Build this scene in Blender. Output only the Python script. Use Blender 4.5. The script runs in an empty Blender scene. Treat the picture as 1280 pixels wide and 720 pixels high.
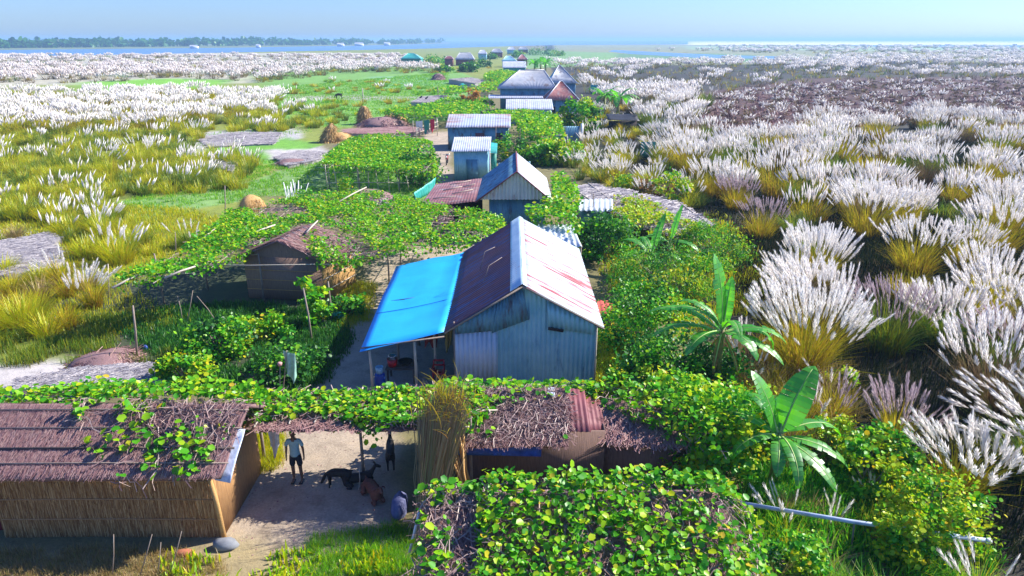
import bpy, math, random
import numpy as np
from mathutils import Vector
random.seed(7)
RNG = np.random.default_rng(7)
SC = bpy.context.scene
COL = SC.collection
PI = math.pi
# ------------------------------------------------------------------ camera
CAM_H, PITCH, F = 12.0, math.radians(20.0), 853.0
cd = bpy.data.cameras.new("camera"); cam = bpy.data.objects.new("camera", cd); COL.objects.link(cam)
cam.location = (0, 0, CAM_H); cam.rotation_euler = (PI/2 - PITCH, 0, 0)
cd.sensor_width = 36; cd.lens = 36*F/1280; cd.clip_start = 0.1; cd.clip_end = 60000
SC.camera = cam
# ------------------------------------------------------------------ light
SUN_AZ, SUN_EL = math.radians(70), math.radians(38)      # azimuth from +Y (view direction) towards +X
w = bpy.data.worlds.new("World"); SC.world = w; w.use_nodes = True
nt = w.node_tree; nt.nodes.clear()
sky = nt.nodes.new('ShaderNodeTexSky'); sky.sky_type = 'NISHITA'; sky.sun_disc = False
sky.sun_elevation = SUN_EL; sky.sun_rotation = SUN_AZ
sky.air_density = 1.15; sky.dust_density = 0.4; sky.ozone_density = 4.0; sky.altitude = 0
bg = nt.nodes.new('ShaderNodeBackground'); bg.inputs['Strength'].default_value = 0.10
wo = nt.nodes.new('ShaderNodeOutputWorld')
tint = nt.nodes.new('ShaderNodeMix'); tint.data_type = 'RGBA'; tint.blend_type = 'MULTIPLY'; tint.inputs[0].default_value = 1; tint.inputs[7].default_value = (.47, .65, 1.12, 1)
nt.links.new(sky.outputs[0], tint.inputs[6]); nt.links.new(tint.outputs[2], bg.inputs['Color']); nt.links.new(bg.outputs[0], wo.inputs['Surface'])
sd = bpy.data.lights.new("sun", 'SUN'); sd.energy = 5.0; sd.angle = math.radians(0.5); sd.color = (1.0, 0.95, 0.86)
sun = bpy.data.objects.new("sun", sd); COL.objects.link(sun); sun.location = (30, 20, 60)
sdir = Vector((math.sin(SUN_AZ)*math.cos(SUN_EL), math.cos(SUN_AZ)*math.cos(SUN_EL), math.sin(SUN_EL)))
sun.rotation_euler = sdir.to_track_quat('Z', 'Y').to_euler()
vs = SC.view_settings; vs.view_transform = 'Standard'; vs.look = 'None'; vs.gamma = 1; vs.exposure = 1.0; vs.use_curve_mapping = False
try:
    SC.cycles.max_bounces = 8; SC.cycles.transparent_max_bounces = 8; SC.cycles.volume_bounces = 0
except Exception: pass

# ------------------------------------------------------------------ measuring from the photograph (1280 x 720)
CP, SP = math.cos(PITCH), math.sin(PITCH)
def ray(px, py):
    a = (px-640)/F; b = -(py-360)/F
    return a, CP + b*SP, -SP + b*CP
def P(px, py, z=0.0):
    a, y, dz = ray(px, py); t = (z-CAM_H)/dz
    return (a*t, y*t, z)
def PY(px, py, Y):
    a, y, dz = ray(px, py); t = Y/y
    return (a*t, Y, CAM_H + dz*t)
def proj(x, y, z=0.0):
    d = y*CP + (CAM_H-z)*SP; d = np.where(d > .1, d, .1)
    return 640 + F*x/d, 360 - F*(y*SP - (CAM_H-z)*CP)/d
def inpoly(px, py, poly):
    px = np.asarray(px, float); py = np.asarray(py, float); c = np.zeros(px.shape, bool)
    n = len(poly)
    for i in range(n):
        x1, y1 = poly[i]; x2, y2 = poly[(i+1) % n]
        if y1 == y2: continue
        k = ((y1 > py) != (y2 > py)) & (px < (x2-x1)*(py-y1)/(y2-y1)+x1)
        c ^= k
    return c
def hsh(i, j, s):
    n = (i*374761393 + j*668265263 + s*1442695041) & 0x7fffffff
    n = ((n ^ (n >> 13))*1274126177) & 0x7fffffff
    return ((n ^ (n >> 16)) & 0xffff)/65535.0
def vn(x, y, s=1.0, seed=0):
    x = np.asarray(x, float)/s; y = np.asarray(y, float)/s
    i = np.floor(x).astype(np.int64); j = np.floor(y).astype(np.int64); u = x-i; v = y-j
    u = u*u*(3-2*u); v = v*v*(3-2*v)
    a = hsh(i, j, seed); b = hsh(i+1, j, seed); c = hsh(i, j+1, seed); d = hsh(i+1, j+1, seed)
    return (a*(1-u)+b*u)*(1-v)+(c*(1-u)+d*u)*v
def fbm(x, y, s=1.0, seed=0): return .55*vn(x, y, s, seed)+.3*vn(x, y, s*.45, seed+1)+.15*vn(x, y, s*.2, seed+2)

# ------------------------------------------------------------------ mesh builder
class MB:
    def __init__(s): s.V = []; s.F = []; s.M = []; s.T = []; s.n = 0
    def add(s, V, Fc, mi=0, t=None):
        V = np.asarray(V, np.float32).reshape(-1, 3); Fc = np.asarray(Fc, np.int64)
        if Fc.ndim == 1: Fc = Fc[None]
        s.V.append(V); s.F.append(Fc+s.n); s.M.append(np.full(len(Fc), mi, np.int32)); s.n += len(V)
        s.T.append(np.zeros(len(V), np.float32) if t is None else np.asarray(t, np.float32))
        return s
    def box(s, c, d, rz=0, rx=0, ry=0, mi=0):
        x, y, z = d[0]/2, d[1]/2, d[2]/2
        V = np.array([(i*x, j*y, k*z) for k in (-1, 1) for j in (-1, 1) for i in (-1, 1)])
        if rx: c_, s_ = math.cos(rx), math.sin(rx); V = V @ np.array([[1,0,0],[0,c_,s_],[0,-s_,c_]])
        if ry: c_, s_ = math.cos(ry), math.sin(ry); V = V @ np.array([[c_,0,-s_],[0,1,0],[s_,0,c_]])
        if rz: c_, s_ = math.cos(rz), math.sin(rz); V = V @ np.array([[c_,s_,0],[-s_,c_,0],[0,0,1]])
        return s.add(V+np.array(c), [(0,2,3,1),(4,5,7,6),(0,1,5,4),(2,6,7,3),(0,4,6,2),(1,3,7,5)], mi)
    def tube(s, pts, r, n=6, mi=0, cap=True):
        pts = np.array(pts, float); m = len(pts); r = np.broadcast_to(np.asarray(r, float), (m,))
        t = np.gradient(pts, axis=0); t /= np.linalg.norm(t, axis=1)[:, None]+1e-9
        ref = np.array([0, 0, 1.]) if abs(t[0][2]) < .9 else np.array([1., 0, 0])
        a = np.cross(t, ref); a /= np.linalg.norm(a, axis=1)[:, None]+1e-9; b = np.cross(t, a)
        th = np.arange(n)*2*PI/n
        V = pts[:, None]+r[:, None, None]*(np.cos(th)[None, :, None]*a[:, None]+np.sin(th)[None, :, None]*b[:, None])
        k = np.arange(n); k2 = (k+1) % n
        Fq = np.concatenate([np.stack([i*n+k, i*n+k2, (i+1)*n+k2, (i+1)*n+k], 1) for i in range(m-1)])
        base = s.n; s.add(V.reshape(-1, 3), Fq, mi)
        if cap:
            s.F.append(np.array([list(range(base+n-1, base-1, -1))])); s.M.append(np.array([mi], np.int32))
            s.F.append(np.array([list(range(base+(m-1)*n, base+m*n))])); s.M.append(np.array([mi], np.int32))
        return s
    def lathe(s, c, prof, n=14, mi=0):
        th = np.arange(n)*2*PI/n; m = len(prof)
        V = np.array([[(c[0]+r*math.cos(a), c[1]+r*math.sin(a), c[2]+z) for a in th] for r, z in prof])
        k = np.arange(n); k2 = (k+1) % n
        Fq = np.concatenate([np.stack([i*n+k, i*n+k2, (i+1)*n+k2, (i+1)*n+k], 1) for i in range(m-1)])
        return s.add(V.reshape(-1, 3), Fq, mi)
    def quad(s, a, b, c, d, mi=0): return s.add([a, b, c, d], [(0, 1, 2, 3)], mi)
    def sheet(s, a, b, c, d, pitch=.12, amp=.012, nv=6, th=.006, sag=0.0, jit=0.0, mi=0, clip=None):
        """corrugated sheet a-b (across the waves) to d-c; real waves and thickness"""
        a, b, c, d = map(lambda q: np.array(q, float), (a, b, c, d))
        L = np.linalg.norm(b-a); nu = max(2, int(L/pitch*4)) if amp else 10
        u = np.linspace(0, 1, nu+1); v = np.linspace(0, 1, nv+1); U, W = np.meshgrid(u, v)
        Pt = (a*(1-U[..., None])+b*U[..., None])*(1-W[..., None])+(d*(1-U[..., None])+c*U[..., None])*W[..., None]
        nrm = np.cross(b-a, d-a); nrm /= np.linalg.norm(nrm)
        off = amp*np.sin(U*L/pitch*2*PI) if amp else 0*U
        if jit: off = off+jit*(vn(U*L, W*3, .8, 5)-.5)
        Pt = Pt+nrm*off[..., None]; Pt[..., 2] -= sag*np.sin(W*PI)*np.sin(U*PI)
        if clip is not None: Pt = clip(Pt)
        top = Pt.reshape(-1, 3); bot = top-nrm*th; m = nu+1; N = len(top)
        i, j = np.meshgrid(np.arange(nv), np.arange(nu), indexing='ij'); q = (i*m+j).ravel()
        Fq = np.stack([q, q+1, q+m+1, q+m], 1)
        e = []
        for k in range(nu): e.append((k+1, k, k+N, k+1+N)); z = nv*m; e.append((z+k, z+k+1, z+k+1+N, z+k+N))
        for k in range(nv): e.append((k*m, (k+1)*m, (k+1)*m+N, k*m+N)); e.append(((k+1)*m+nu, k*m+nu, k*m+nu+N, (k+1)*m+nu+N))
        return s.add(np.concatenate([top, bot]), np.concatenate([Fq, Fq[:, ::-1]+N, np.array(e)]), mi)
    def inst(s, TV, TF, R, L, mi=0, tt=None, t=None):
        """template TV (k,3), faces TF (f,m), R (N,3,3), L (N,3)"""
        N = len(L); k = len(TV)
        V = np.einsum('nij,kj->nki', R, TV)+L[:, None]
        Fq = (TF[None]+(np.arange(N)*k)[:, None, None]).reshape(-1, TF.shape[1])
        return s.add(V.reshape(-1, 3), Fq, mi, t=None if tt is None else np.tile(tt, N))
    def build(s, name, mats, parent=None, smooth=False, origin=None):
        V = np.concatenate(s.V)
        if parent is not None:
            o = np.array(parent.get('_w', tuple(parent.location)), np.float32)
            if parent.get('_local'): o = np.zeros(3, np.float32)
        else: o = np.zeros(3, np.float32) if origin is None else np.array(origin, np.float32)
        V = (V-o).astype(np.float32)
        cnt = np.concatenate([np.full(len(f), f.shape[1]) for f in s.F]); idx = np.concatenate([f.ravel() for f in s.F]).astype(np.int32)
        me = bpy.data.meshes.new(name)
        me.vertices.add(len(V)); me.vertices.foreach_set('co', V.ravel())
        me.loops.add(len(idx)); me.loops.foreach_set('vertex_index', idx)
        st = np.concatenate([[0], np.cumsum(cnt)[:-1]]).astype(np.int32)
        me.polygons.add(len(cnt)); me.polygons.foreach_set('loop_start', st)
        me.polygons.foreach_set('loop_total', cnt.astype(np.int32))
        if not isinstance(mats, (list, tuple)): mats = [mats]
        for m in mats: me.materials.append(m)
        if len(mats) > 1: me.polygons.foreach_set('material_index', np.concatenate(s.M).astype(np.int32))
        if smooth: me.polygons.foreach_set('use_smooth', np.ones(len(cnt), bool))
        T = np.concatenate(s.T)
        if T.any():
            at = me.attributes.new('h', 'FLOAT', 'POINT'); at.data.foreach_set('value', T)
        me.update(calc_edges=True); me.validate()
        ob = bpy.data.objects.new(name, me); COL.objects.link(ob)
        if parent is not None:
            ob.parent = parent
            if not parent.get('_local'): ob['_w'] = tuple(float(q) for q in o)
        else: ob.location = tuple(float(q) for q in o)
        return ob
def thing(name, label, cat, loc=(0, 0, 0), group=None, rz=0, local=False):
    o = bpy.data.objects.new(name, None); COL.objects.link(o); o.location = tuple(float(q) for q in loc); o.rotation_euler = (0, 0, rz)
    o.empty_display_size = .2; o['label'] = label; o['category'] = cat
    if group: o['group'] = group
    if local or rz: o['_local'] = 1
    return o
def tag(o, label, cat, group=None, kind=None):
    if label: o['label'] = label
    if cat: o['category'] = cat
    if group: o['group'] = group
    if kind: o['kind'] = kind
    return o

# ------------------------------------------------------------------ materials
def newmat(name):
    m = bpy.data.materials.new(name); m.use_nodes = True; t = m.node_tree; t.nodes.clear()
    return m, t, t.nodes.new, t.links.new
def ramp(N, stops, interp='LINEAR'):
    r = N('ShaderNodeValToRGB'); cr = r.color_ramp; cr.interpolation = interp
    while len(cr.elements) < len(stops): cr.elements.new(.5)
    for e, (p, c) in zip(cr.elements, stops): e.position = p; e.color = (*c, 1) if len(c) == 3 else c
    return r
def tex(N, L, coord='Object', scale=(1, 1, 1)):
    c = N('ShaderNodeTexCoord'); m = N('ShaderNodeMapping'); m.inputs['Scale'].default_value = scale; L(c.outputs[coord], m.inputs[0]); return m.outputs[0]
def noise(N, L, vec, scale, detail=5, rough=.6):
    n = N('ShaderNodeTexNoise'); n.inputs['Scale'].default_value = scale; n.inputs['Detail'].default_value = detail; n.inputs['Roughness'].default_value = rough
    L(vec, n.inputs['Vector']); return n.outputs['Fac']
def bump(N, L, h, strength, dist=.02):
    b = N('ShaderNodeBump'); b.inputs['Strength'].default_value = strength; b.inputs['Distance'].default_value = dist; L(h, b.inputs['Height']); return b.outputs[0]
def m_plain(name, col, rough=.7, metal=0, var=.25, scale=8, bmp=.3, sc=(1, 1, 1), col2=None):
    m, t, N, L = newmat(name); v = tex(N, L, scale=sc); n = noise(N, L, v, scale)
    c2 = col2 or tuple(min(1, q*(1+var)) for q in col); c1 = tuple(q*(1-var) for q in col) if not col2 else col
    r = ramp(N, [(.3, c1), (.7, c2)]); L(n, r.inputs[0])
    p = N('ShaderNodeBsdfPrincipled'); L(r.outputs[0], p.inputs['Base Color']); p.inputs['Roughness'].default_value = rough; p.inputs['Metallic'].default_value = metal
    if bmp: L(bump(N, L, n, bmp), p.inputs['Normal'])
    o = N('ShaderNodeOutputMaterial'); L(p.outputs[0], o.inputs[0]); return m
def m_leaf(name, stops, transl=.45, gloss=.06, hramp=None, tcol=None):
    """thin leaf: colour differs leaf by leaf, light passes through"""
    m, t, N, L = newmat(name); g = N('ShaderNodeNewGeometry'); r = ramp(N, stops); L(g.outputs['Random Per Island'], r.inputs[0]); col = r.outputs[0]
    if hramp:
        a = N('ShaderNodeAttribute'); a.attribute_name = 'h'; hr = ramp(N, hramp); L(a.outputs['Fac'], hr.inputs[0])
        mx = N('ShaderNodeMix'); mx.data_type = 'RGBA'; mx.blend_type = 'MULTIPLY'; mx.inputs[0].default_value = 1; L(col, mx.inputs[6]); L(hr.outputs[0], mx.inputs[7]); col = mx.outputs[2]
    d = N('ShaderNodeBsdfDiffuse'); L(col, d.inputs[0])
    tr = N('ShaderNodeBsdfTranslucent')
    if tcol:
        mx = N('ShaderNodeMix'); mx.data_type = 'RGBA'; mx.blend_type = 'MULTIPLY'; mx.inputs[0].default_value = 1; L(col, mx.inputs[6]); mx.inputs[7].default_value = (*tcol, 1); L(mx.outputs[2], tr.inputs[0])
    else: L(col, tr.inputs[0])
    ms = N('ShaderNodeMixShader'); ms.inputs[0].default_value = transl; L(d.outputs[0], ms.inputs[1]); L(tr.outputs[0], ms.inputs[2])
    gl = N('ShaderNodeBsdfGlossy'); gl.inputs['Roughness'].default_value = .4; gl.inputs[0].default_value = (1, 1, 1, 1)
    m2 = N('ShaderNodeMixShader'); m2.inputs[0].default_value = min(gloss, .02) if name != 'banana' else .06; L(ms.outputs[0], m2.inputs[1]); L(gl.outputs[0], m2.inputs[2])
    o = N('ShaderNodeOutputMaterial'); L(m2.outputs[0], o.inputs[0]); return m
def m_tin(name, base, base2, rust, amount=.5, sc=(1, 1, 1), scale=2.0, metal=.55, rough=.42, sharp=.08, streak=None):
    m, t, N, L = newmat(name); v = tex(N, L, scale=sc)
    n1 = noise(N, L, tex(N, L), 1.3, 4); r1 = ramp(N, [(.35, base), (.65, base2)]); L(n1, r1.inputs[0])
    n2 = noise(N, L, v, scale, 8, .65); r2 = ramp(N, [(max(0, 1-amount-sharp), (0, 0, 0)), (min(1, 1-amount+sharp), (1, 1, 1))]); L(n2, r2.inputs[0])
    n3 = noise(N, L, tex(N, L), 9, 6); r3 = ramp(N, [(.3, tuple(q*.6 for q in rust)), (.7, rust)]); L(n3, r3.inputs[0])
    mx = N('ShaderNodeMix'); mx.data_type = 'RGBA'; L(r2.outputs[0], mx.inputs[0]); L(r1.outputs[0], mx.inputs[6]); L(r3.outputs[0], mx.inputs[7])
    p = N('ShaderNodeBsdfPrincipled'); L(mx.outputs[2], p.inputs['Base Color'])
    inv = N('ShaderNodeMath'); inv.operation = 'MULTIPLY_ADD'; inv.inputs[1].default_value = -metal; inv.inputs[2].default_value = metal; L(r2.outputs[0], inv.inputs[0]); L(inv.outputs[0], p.inputs['Metallic'])
    ro = N('ShaderNodeMath'); ro.operation = 'MULTIPLY_ADD'; ro.inputs[1].default_value = .35; ro.inputs[2].default_value = rough; L(r2.outputs[0], ro.inputs[0]); L(ro.outputs[0], p.inputs['Roughness'])
    L(bump(N, L, n3, .15, .01), p.inputs['Normal'])
    o = N('ShaderNodeOutputMaterial'); L(p.outputs[0], o.inputs[0]); return m

M = {}
# reeds: olive straw at the foot, green gold above
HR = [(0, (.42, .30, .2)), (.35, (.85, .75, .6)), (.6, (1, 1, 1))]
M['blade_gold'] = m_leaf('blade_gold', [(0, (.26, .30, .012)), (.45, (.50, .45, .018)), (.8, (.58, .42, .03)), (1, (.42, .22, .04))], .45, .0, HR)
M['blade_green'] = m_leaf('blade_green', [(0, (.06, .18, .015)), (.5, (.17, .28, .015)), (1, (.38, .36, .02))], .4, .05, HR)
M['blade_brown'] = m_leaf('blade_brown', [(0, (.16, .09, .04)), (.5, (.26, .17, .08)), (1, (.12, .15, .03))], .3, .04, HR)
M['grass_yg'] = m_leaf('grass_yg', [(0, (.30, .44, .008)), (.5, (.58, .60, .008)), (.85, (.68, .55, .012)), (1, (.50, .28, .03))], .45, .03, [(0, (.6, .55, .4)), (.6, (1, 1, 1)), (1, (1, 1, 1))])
M['grass_green'] = m_leaf('grass_green', [(0, (.07, .32, .012)), (.6, (.20, .50, .012)), (1, (.42, .54, .015))], .45, .03)
M['grass_dry'] = m_leaf('grass_dry', [(0, (.34, .26, .10)), (.6, (.45, .30, .12)), (1, (.22, .25, .04))], .35, .03)
M['plume'] = m_leaf('plume', [(0, (.86, .82, .78)), (.6, (.94, .92, .88)), (1, (.88, .80, .74))], .5, .0)
M['plume_pink'] = m_leaf('plume_pink', [(0, (.55, .42, .46)), (.6, (.66, .54, .58)), (1, (.50, .40, .36))], .45, .02)
M['leaf_vine'] = m_leaf('leaf_vine', [(0, (.04, .26, .012)), (.35, (.10, .42, .012)), (.75, (.30, .60, .012)), (.96, (.58, .66, .015)), (1, (.66, .42, .04))], .45, .025)
M['leaf_bush'] = m_leaf('leaf_bush', [(0, (.025, .20, .012)), (.5, (.08, .40, .015)), (.85, (.26, .56, .015)), (1, (.46, .60, .02))], .42, .025)
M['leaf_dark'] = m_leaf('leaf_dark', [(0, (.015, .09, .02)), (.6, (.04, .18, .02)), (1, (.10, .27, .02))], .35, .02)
M['leaf_yellow'] = m_leaf('leaf_yellow', [(0, (.16, .46, .01)), (.5, (.42, .60, .01)), (.88, (.66, .64, .01)), (1, (.70, .46, .01))], .45, .02)
M['banana'] = m_leaf('banana', [(0, (.03, .26, .015)), (1, (.12, .48, .02))], .5, .12, tcol=(1.9, 1.6, .5))
M['banana_stem'] = m_plain('banana_stem', (.20, .26, .05), .6, col2=(.28, .16, .07), scale=6)
M['twig'] = m_leaf('twig', [(0, (.16, .09, .09)), (.5, (.28, .18, .17)), (1, (.42, .32, .28))], .05, .02)
M['straw_rose'] = m_leaf('straw_rose', [(0, (.20, .10, .10)), (.5, (.36, .20, .19)), (1, (.48, .32, .28))], .1, .03)
M['straw_gold'] = m_leaf('straw_gold', [(0, (.30, .17, .06)), (.5, (.48, .30, .10)), (1, (.60, .42, .18))], .2, .03)
M['straw_grey'] = m_leaf('straw_grey', [(0, (.14, .12, .14)), (.5, (.36, .33, .35)), (1, (.62, .56, .52))], .1, .03)
M['thatch'] = m_plain('thatch', (.17, .09, .09), .9, col2=(.30, .18, .17), scale=14, bmp=.8, sc=(1, 6, 1))
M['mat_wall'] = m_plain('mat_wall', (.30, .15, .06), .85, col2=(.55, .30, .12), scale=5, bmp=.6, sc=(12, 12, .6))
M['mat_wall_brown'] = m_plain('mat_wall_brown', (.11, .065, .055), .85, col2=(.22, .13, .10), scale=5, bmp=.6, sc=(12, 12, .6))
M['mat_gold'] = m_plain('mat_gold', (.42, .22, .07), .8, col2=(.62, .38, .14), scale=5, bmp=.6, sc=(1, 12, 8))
M['bamboo'] = m_plain('bamboo', (.40, .33, .24), .6, col2=(.60, .52, .42), scale=4, bmp=.2, sc=(8, 8, 1))
M['pole'] = m_plain('pole', (.20, .15, .12), .8, col2=(.34, .27, .22), scale=5, bmp=.3)
M['dark_pole'] = m_plain('dark_pole', (.05, .035, .03), .8, col2=(.10, .07, .06), scale=5)
M['tin_wall'] = m_tin('tin_wall', (.22, .48, .58), (.34, .60, .68), (.16, .34, .45), .36, (1, 1, .25), 3, .15, .5)
M['tin_silver'] = m_tin('tin_silver', (.52, .58, .64), (.64, .68, .72), (.42, .46, .52), .36, (1, 1, .2), 3, .1, .5)
M['tin_roof_white'] = m_tin('tin_roof_white', (.38, .46, .52), (.46, .54, .58), (.38, .10, .11), .445, (.22, 2.2, .22), 1.4, .1, .5, .04)
M['tin_roof_rust'] = m_tin('tin_roof_rust', (.10, .035, .045), (.17, .055, .06), (.09, .12, .26), .45, (.3, 6, .3), 2, .1, .5, .06)
M['tin_roof_red'] = m_tin('tin_roof_red', (.30, .09, .09), (.42, .17, .15), (.45, .42, .42), .40, (1, 1, 1), 1.6, .2, .55)
M['tin_roof_grey'] = m_tin('tin_roof_grey', (.36, .38, .42), (.48, .49, .52), (.28, .20, .19), .38, (1, .6, 1), 1.2, .4, .5)
M['tin_roof_pale'] = m_tin('tin_roof_pale', (.50, .53, .60), (.64, .66, .72), (.36, .25, .25), .38, (1, .6, 1), 1.6, .3, .5)
M['tin_ridge'] = m_tin('tin_ridge', (.42, .58, .68), (.55, .68, .75), (.45, .2, .2), .3, (1, 1, 1), 2, .3, .5)
M['tin_maroon'] = m_tin('tin_maroon', (.16, .04, .05), (.24, .07, .08), (.1, .03, .03), .4, (1, 1, 1), 2, .1, .6)
M['tin_bluegrey'] = m_tin('tin_bluegrey', (.08, .22, .32), (.15, .34, .44), (.10, .08, .09), .40, (1, 1, .3), 2.5, .15, .5)
M['tin_teal'] = m_tin('tin_teal', (.02, .32, .28), (.05, .42, .36), (.05, .2, .2), .35, (1, 1, 1), 2, .1, .5)
M['green_wall'] = m_tin('green_wall', (.01, .20, .15), (.02, .27, .20), (.02, .12, .1), .35, (1, 1, 1), 1, .05, .5)
M['tarp'] = m_plain('tarp', (.015, .37, .88), .5, var=.10, scale=1.1, bmp=.6)
M['tarp_seam'] = m_plain('tarp_seam', (.002, .09, .34), .5, var=.1)
M['stone'] = m_plain('stone', (.20, .21, .23), .9, scale=3, bmp=.6)
M['sack'] = m_plain('sack', (.06, .07, .18), .8, scale=8, col2=(.14, .15, .28))
M['plastic_sheet'] = m_plain('plastic_sheet', (.55, .60, .70), .35, var=.3, scale=6, bmp=.8)
M['blue_plastic'] = m_plain('blue_plastic', (.02, .08, .35), .4, var=.4, scale=6, bmp=.8)
M['pvc'] = m_plain('pvc', (.42, .50, .62), .5, var=.25, scale=3)
M['black'] = m_plain('black', (.012, .012, .014), .6)
M['red'] = m_plain('red', (.45, .01, .02), .45)
M['darkred'] = m_plain('darkred', (.22, .015, .02), .7)
M['blue'] = m_plain('blue', (.01, .05, .28), .45)
M['pail'] = m_plain('pail', (.30, .50, .62), .35)
M['steel'] = m_plain('steel', (.6, .62, .66), .25, .9)
M['cloth_green'] = m_plain('cloth_green', (.32, .58, .46), .85, scale=6)
M['cloth_red'] = m_plain('cloth_red', (.55, .02, .06), .85)
M['cloth_white'] = m_plain('cloth_white', (.75, .75, .74), .85)
M['pink'] = m_plain('pink', (.55, .28, .26), .7)
M['brick_red'] = m_plain('brick_red', (.40, .14, .07), .9)
M['white'] = m_plain('white', (.8, .8, .8), .7)
M['dark_in'] = m_plain('dark_in', (.03, .02, .02), .9)
M['pink_wood'] = m_plain('pink_wood', (.62, .34, .32), .8)
M['glass_dark'] = m_plain('glass_dark', (.02, .025, .03), .2)
M['leaf_orange'] = m_leaf('leaf_orange', [(0, (.45, .30, .03)), (1, (.62, .22, .03))])
M['leaf_brownish'] = m_leaf('leaf_brownish', [(0, (.24, .14, .06)), (.7, (.36, .20, .07)), (1, (.3, .3, .04))])
M['straw_solid'] = m_plain('straw_solid', (.30, .22, .07), .85)
M['tin_gable'] = m_tin('tin_gable', (.62, .60, .55), (.74, .72, .66), (.40, .16, .14), .38, (1, 1, .5), 1.6, .1, .5)
M['tin_roof_rust2'] = m_tin('tin_roof_rust2', (.22, .09, .09), (.32, .14, .13), (.34, .30, .32), .40, (1, 2, 1), 1.2, .1, .6)
M['tin_roof_mixed'] = m_tin('tin_roof_mixed', (.46, .52, .60), (.56, .60, .68), (.36, .22, .22), .50, (.35, 1, 1), .5, .3, .5)
M['tin_red_bright'] = m_tin('tin_red_bright', (.55, .07, .04), (.65, .12, .08), (.35, .05, .04), .45, (1, 1, 1), 2, .1, .6)  # bright red tin with darker red blotches
M['skin'] = m_plain('skin', (.17, .085, .05), .6, var=.1)
M['hair'] = m_plain('hair', (.010, .008, .008), .6)
M['shirt'] = m_plain('shirt', (.32, .52, .55), .85, var=.12, scale=14)
M['shorts'] = m_plain('shorts', (.018, .02, .03), .85)
M['goat_black'] = m_plain('goat_black', (.018, .013, .012), .75, scale=20, var=.4)
M['goat_brown'] = m_plain('goat_brown', (.16, .05, .03), .75, scale=14, var=.35)
M['hoof'] = m_plain('hoof', (.03, .025, .02), .6)
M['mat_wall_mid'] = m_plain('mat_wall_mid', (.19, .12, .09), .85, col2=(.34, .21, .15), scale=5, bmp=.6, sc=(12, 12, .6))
M['cut_dark'] = m_leaf('cut_dark', [(0, (.05, .025, .02)), (.5, (.14, .07, .06)), (1, (.30, .20, .18))], .1, 0)
M['blade_shade'] = m_leaf('blade_shade', [(0, (.012, .025, .010)), (.7, (.03, .045, .015)), (1, (.09, .07, .03))], .2, 0)  # near-black tone stands in for the shade between reed clumps
M['plume_far'] = m_leaf('plume_far', [(0, (.62, .52, .46)), (.5, (.80, .74, .70)), (1, (.88, .85, .82))], .45, .0)
M['straw_wall'] = m_leaf('straw_wall', [(0, (.20, .09, .035)), (.6, (.40, .21, .08)), (1, (.58, .36, .16))], .0, 0)
M['banana_dead'] = m_leaf('banana_dead', [(0, (.22, .12, .04)), (1, (.42, .27, .10))], .25, 0)
M['stalk'] = m_leaf('stalk', [(0, (.20, .13, .07)), (.6, (.34, .25, .13)), (1, (.22, .24, .08))], .1, 0)
# ------------------------------------------------------------------ ground
def axis(a, b, step, g, end):
    xs = list(np.arange(a, b, step)); s = step; x = xs[-1]
    while x < end: s *= g; x += s; xs.append(x)
    return xs
ys = axis(6, 60, .28, 1.022, 30000); ys = [-400, -100, -20, 0, 3]+ys
xr = axis(0, 26, .28, 1.035, 30000); xs = [-q for q in xr[::-1]][:-1]+xr
GX, GY = np.meshgrid(np.array(xs), np.array(ys))
gx, gy = GX.ravel(), GY.ravel()
def ground_z(x, y):
    r = np.hypot(x, y); k = np.clip((90-r)/40, 0, 1)
    return k*((fbm(x, y, 3.5, 11)-.5)*.10+(fbm(x, y, .7, 12)-.5)*.03)
ppx, ppy = proj(gx, gy)
nz = (fbm(gx, gy, 2.2, 21)-.5); nz2 = (fbm(gx, gy, 1.1, 22)-.5)
dd = np.hypot(gx, gy)+5
amp = 14*F/60/np.maximum(dd, 18)
jx = ppx+nz*amp*5; jy = ppy+nz2*amp*2
soil = (.17, .15, .06)
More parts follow.
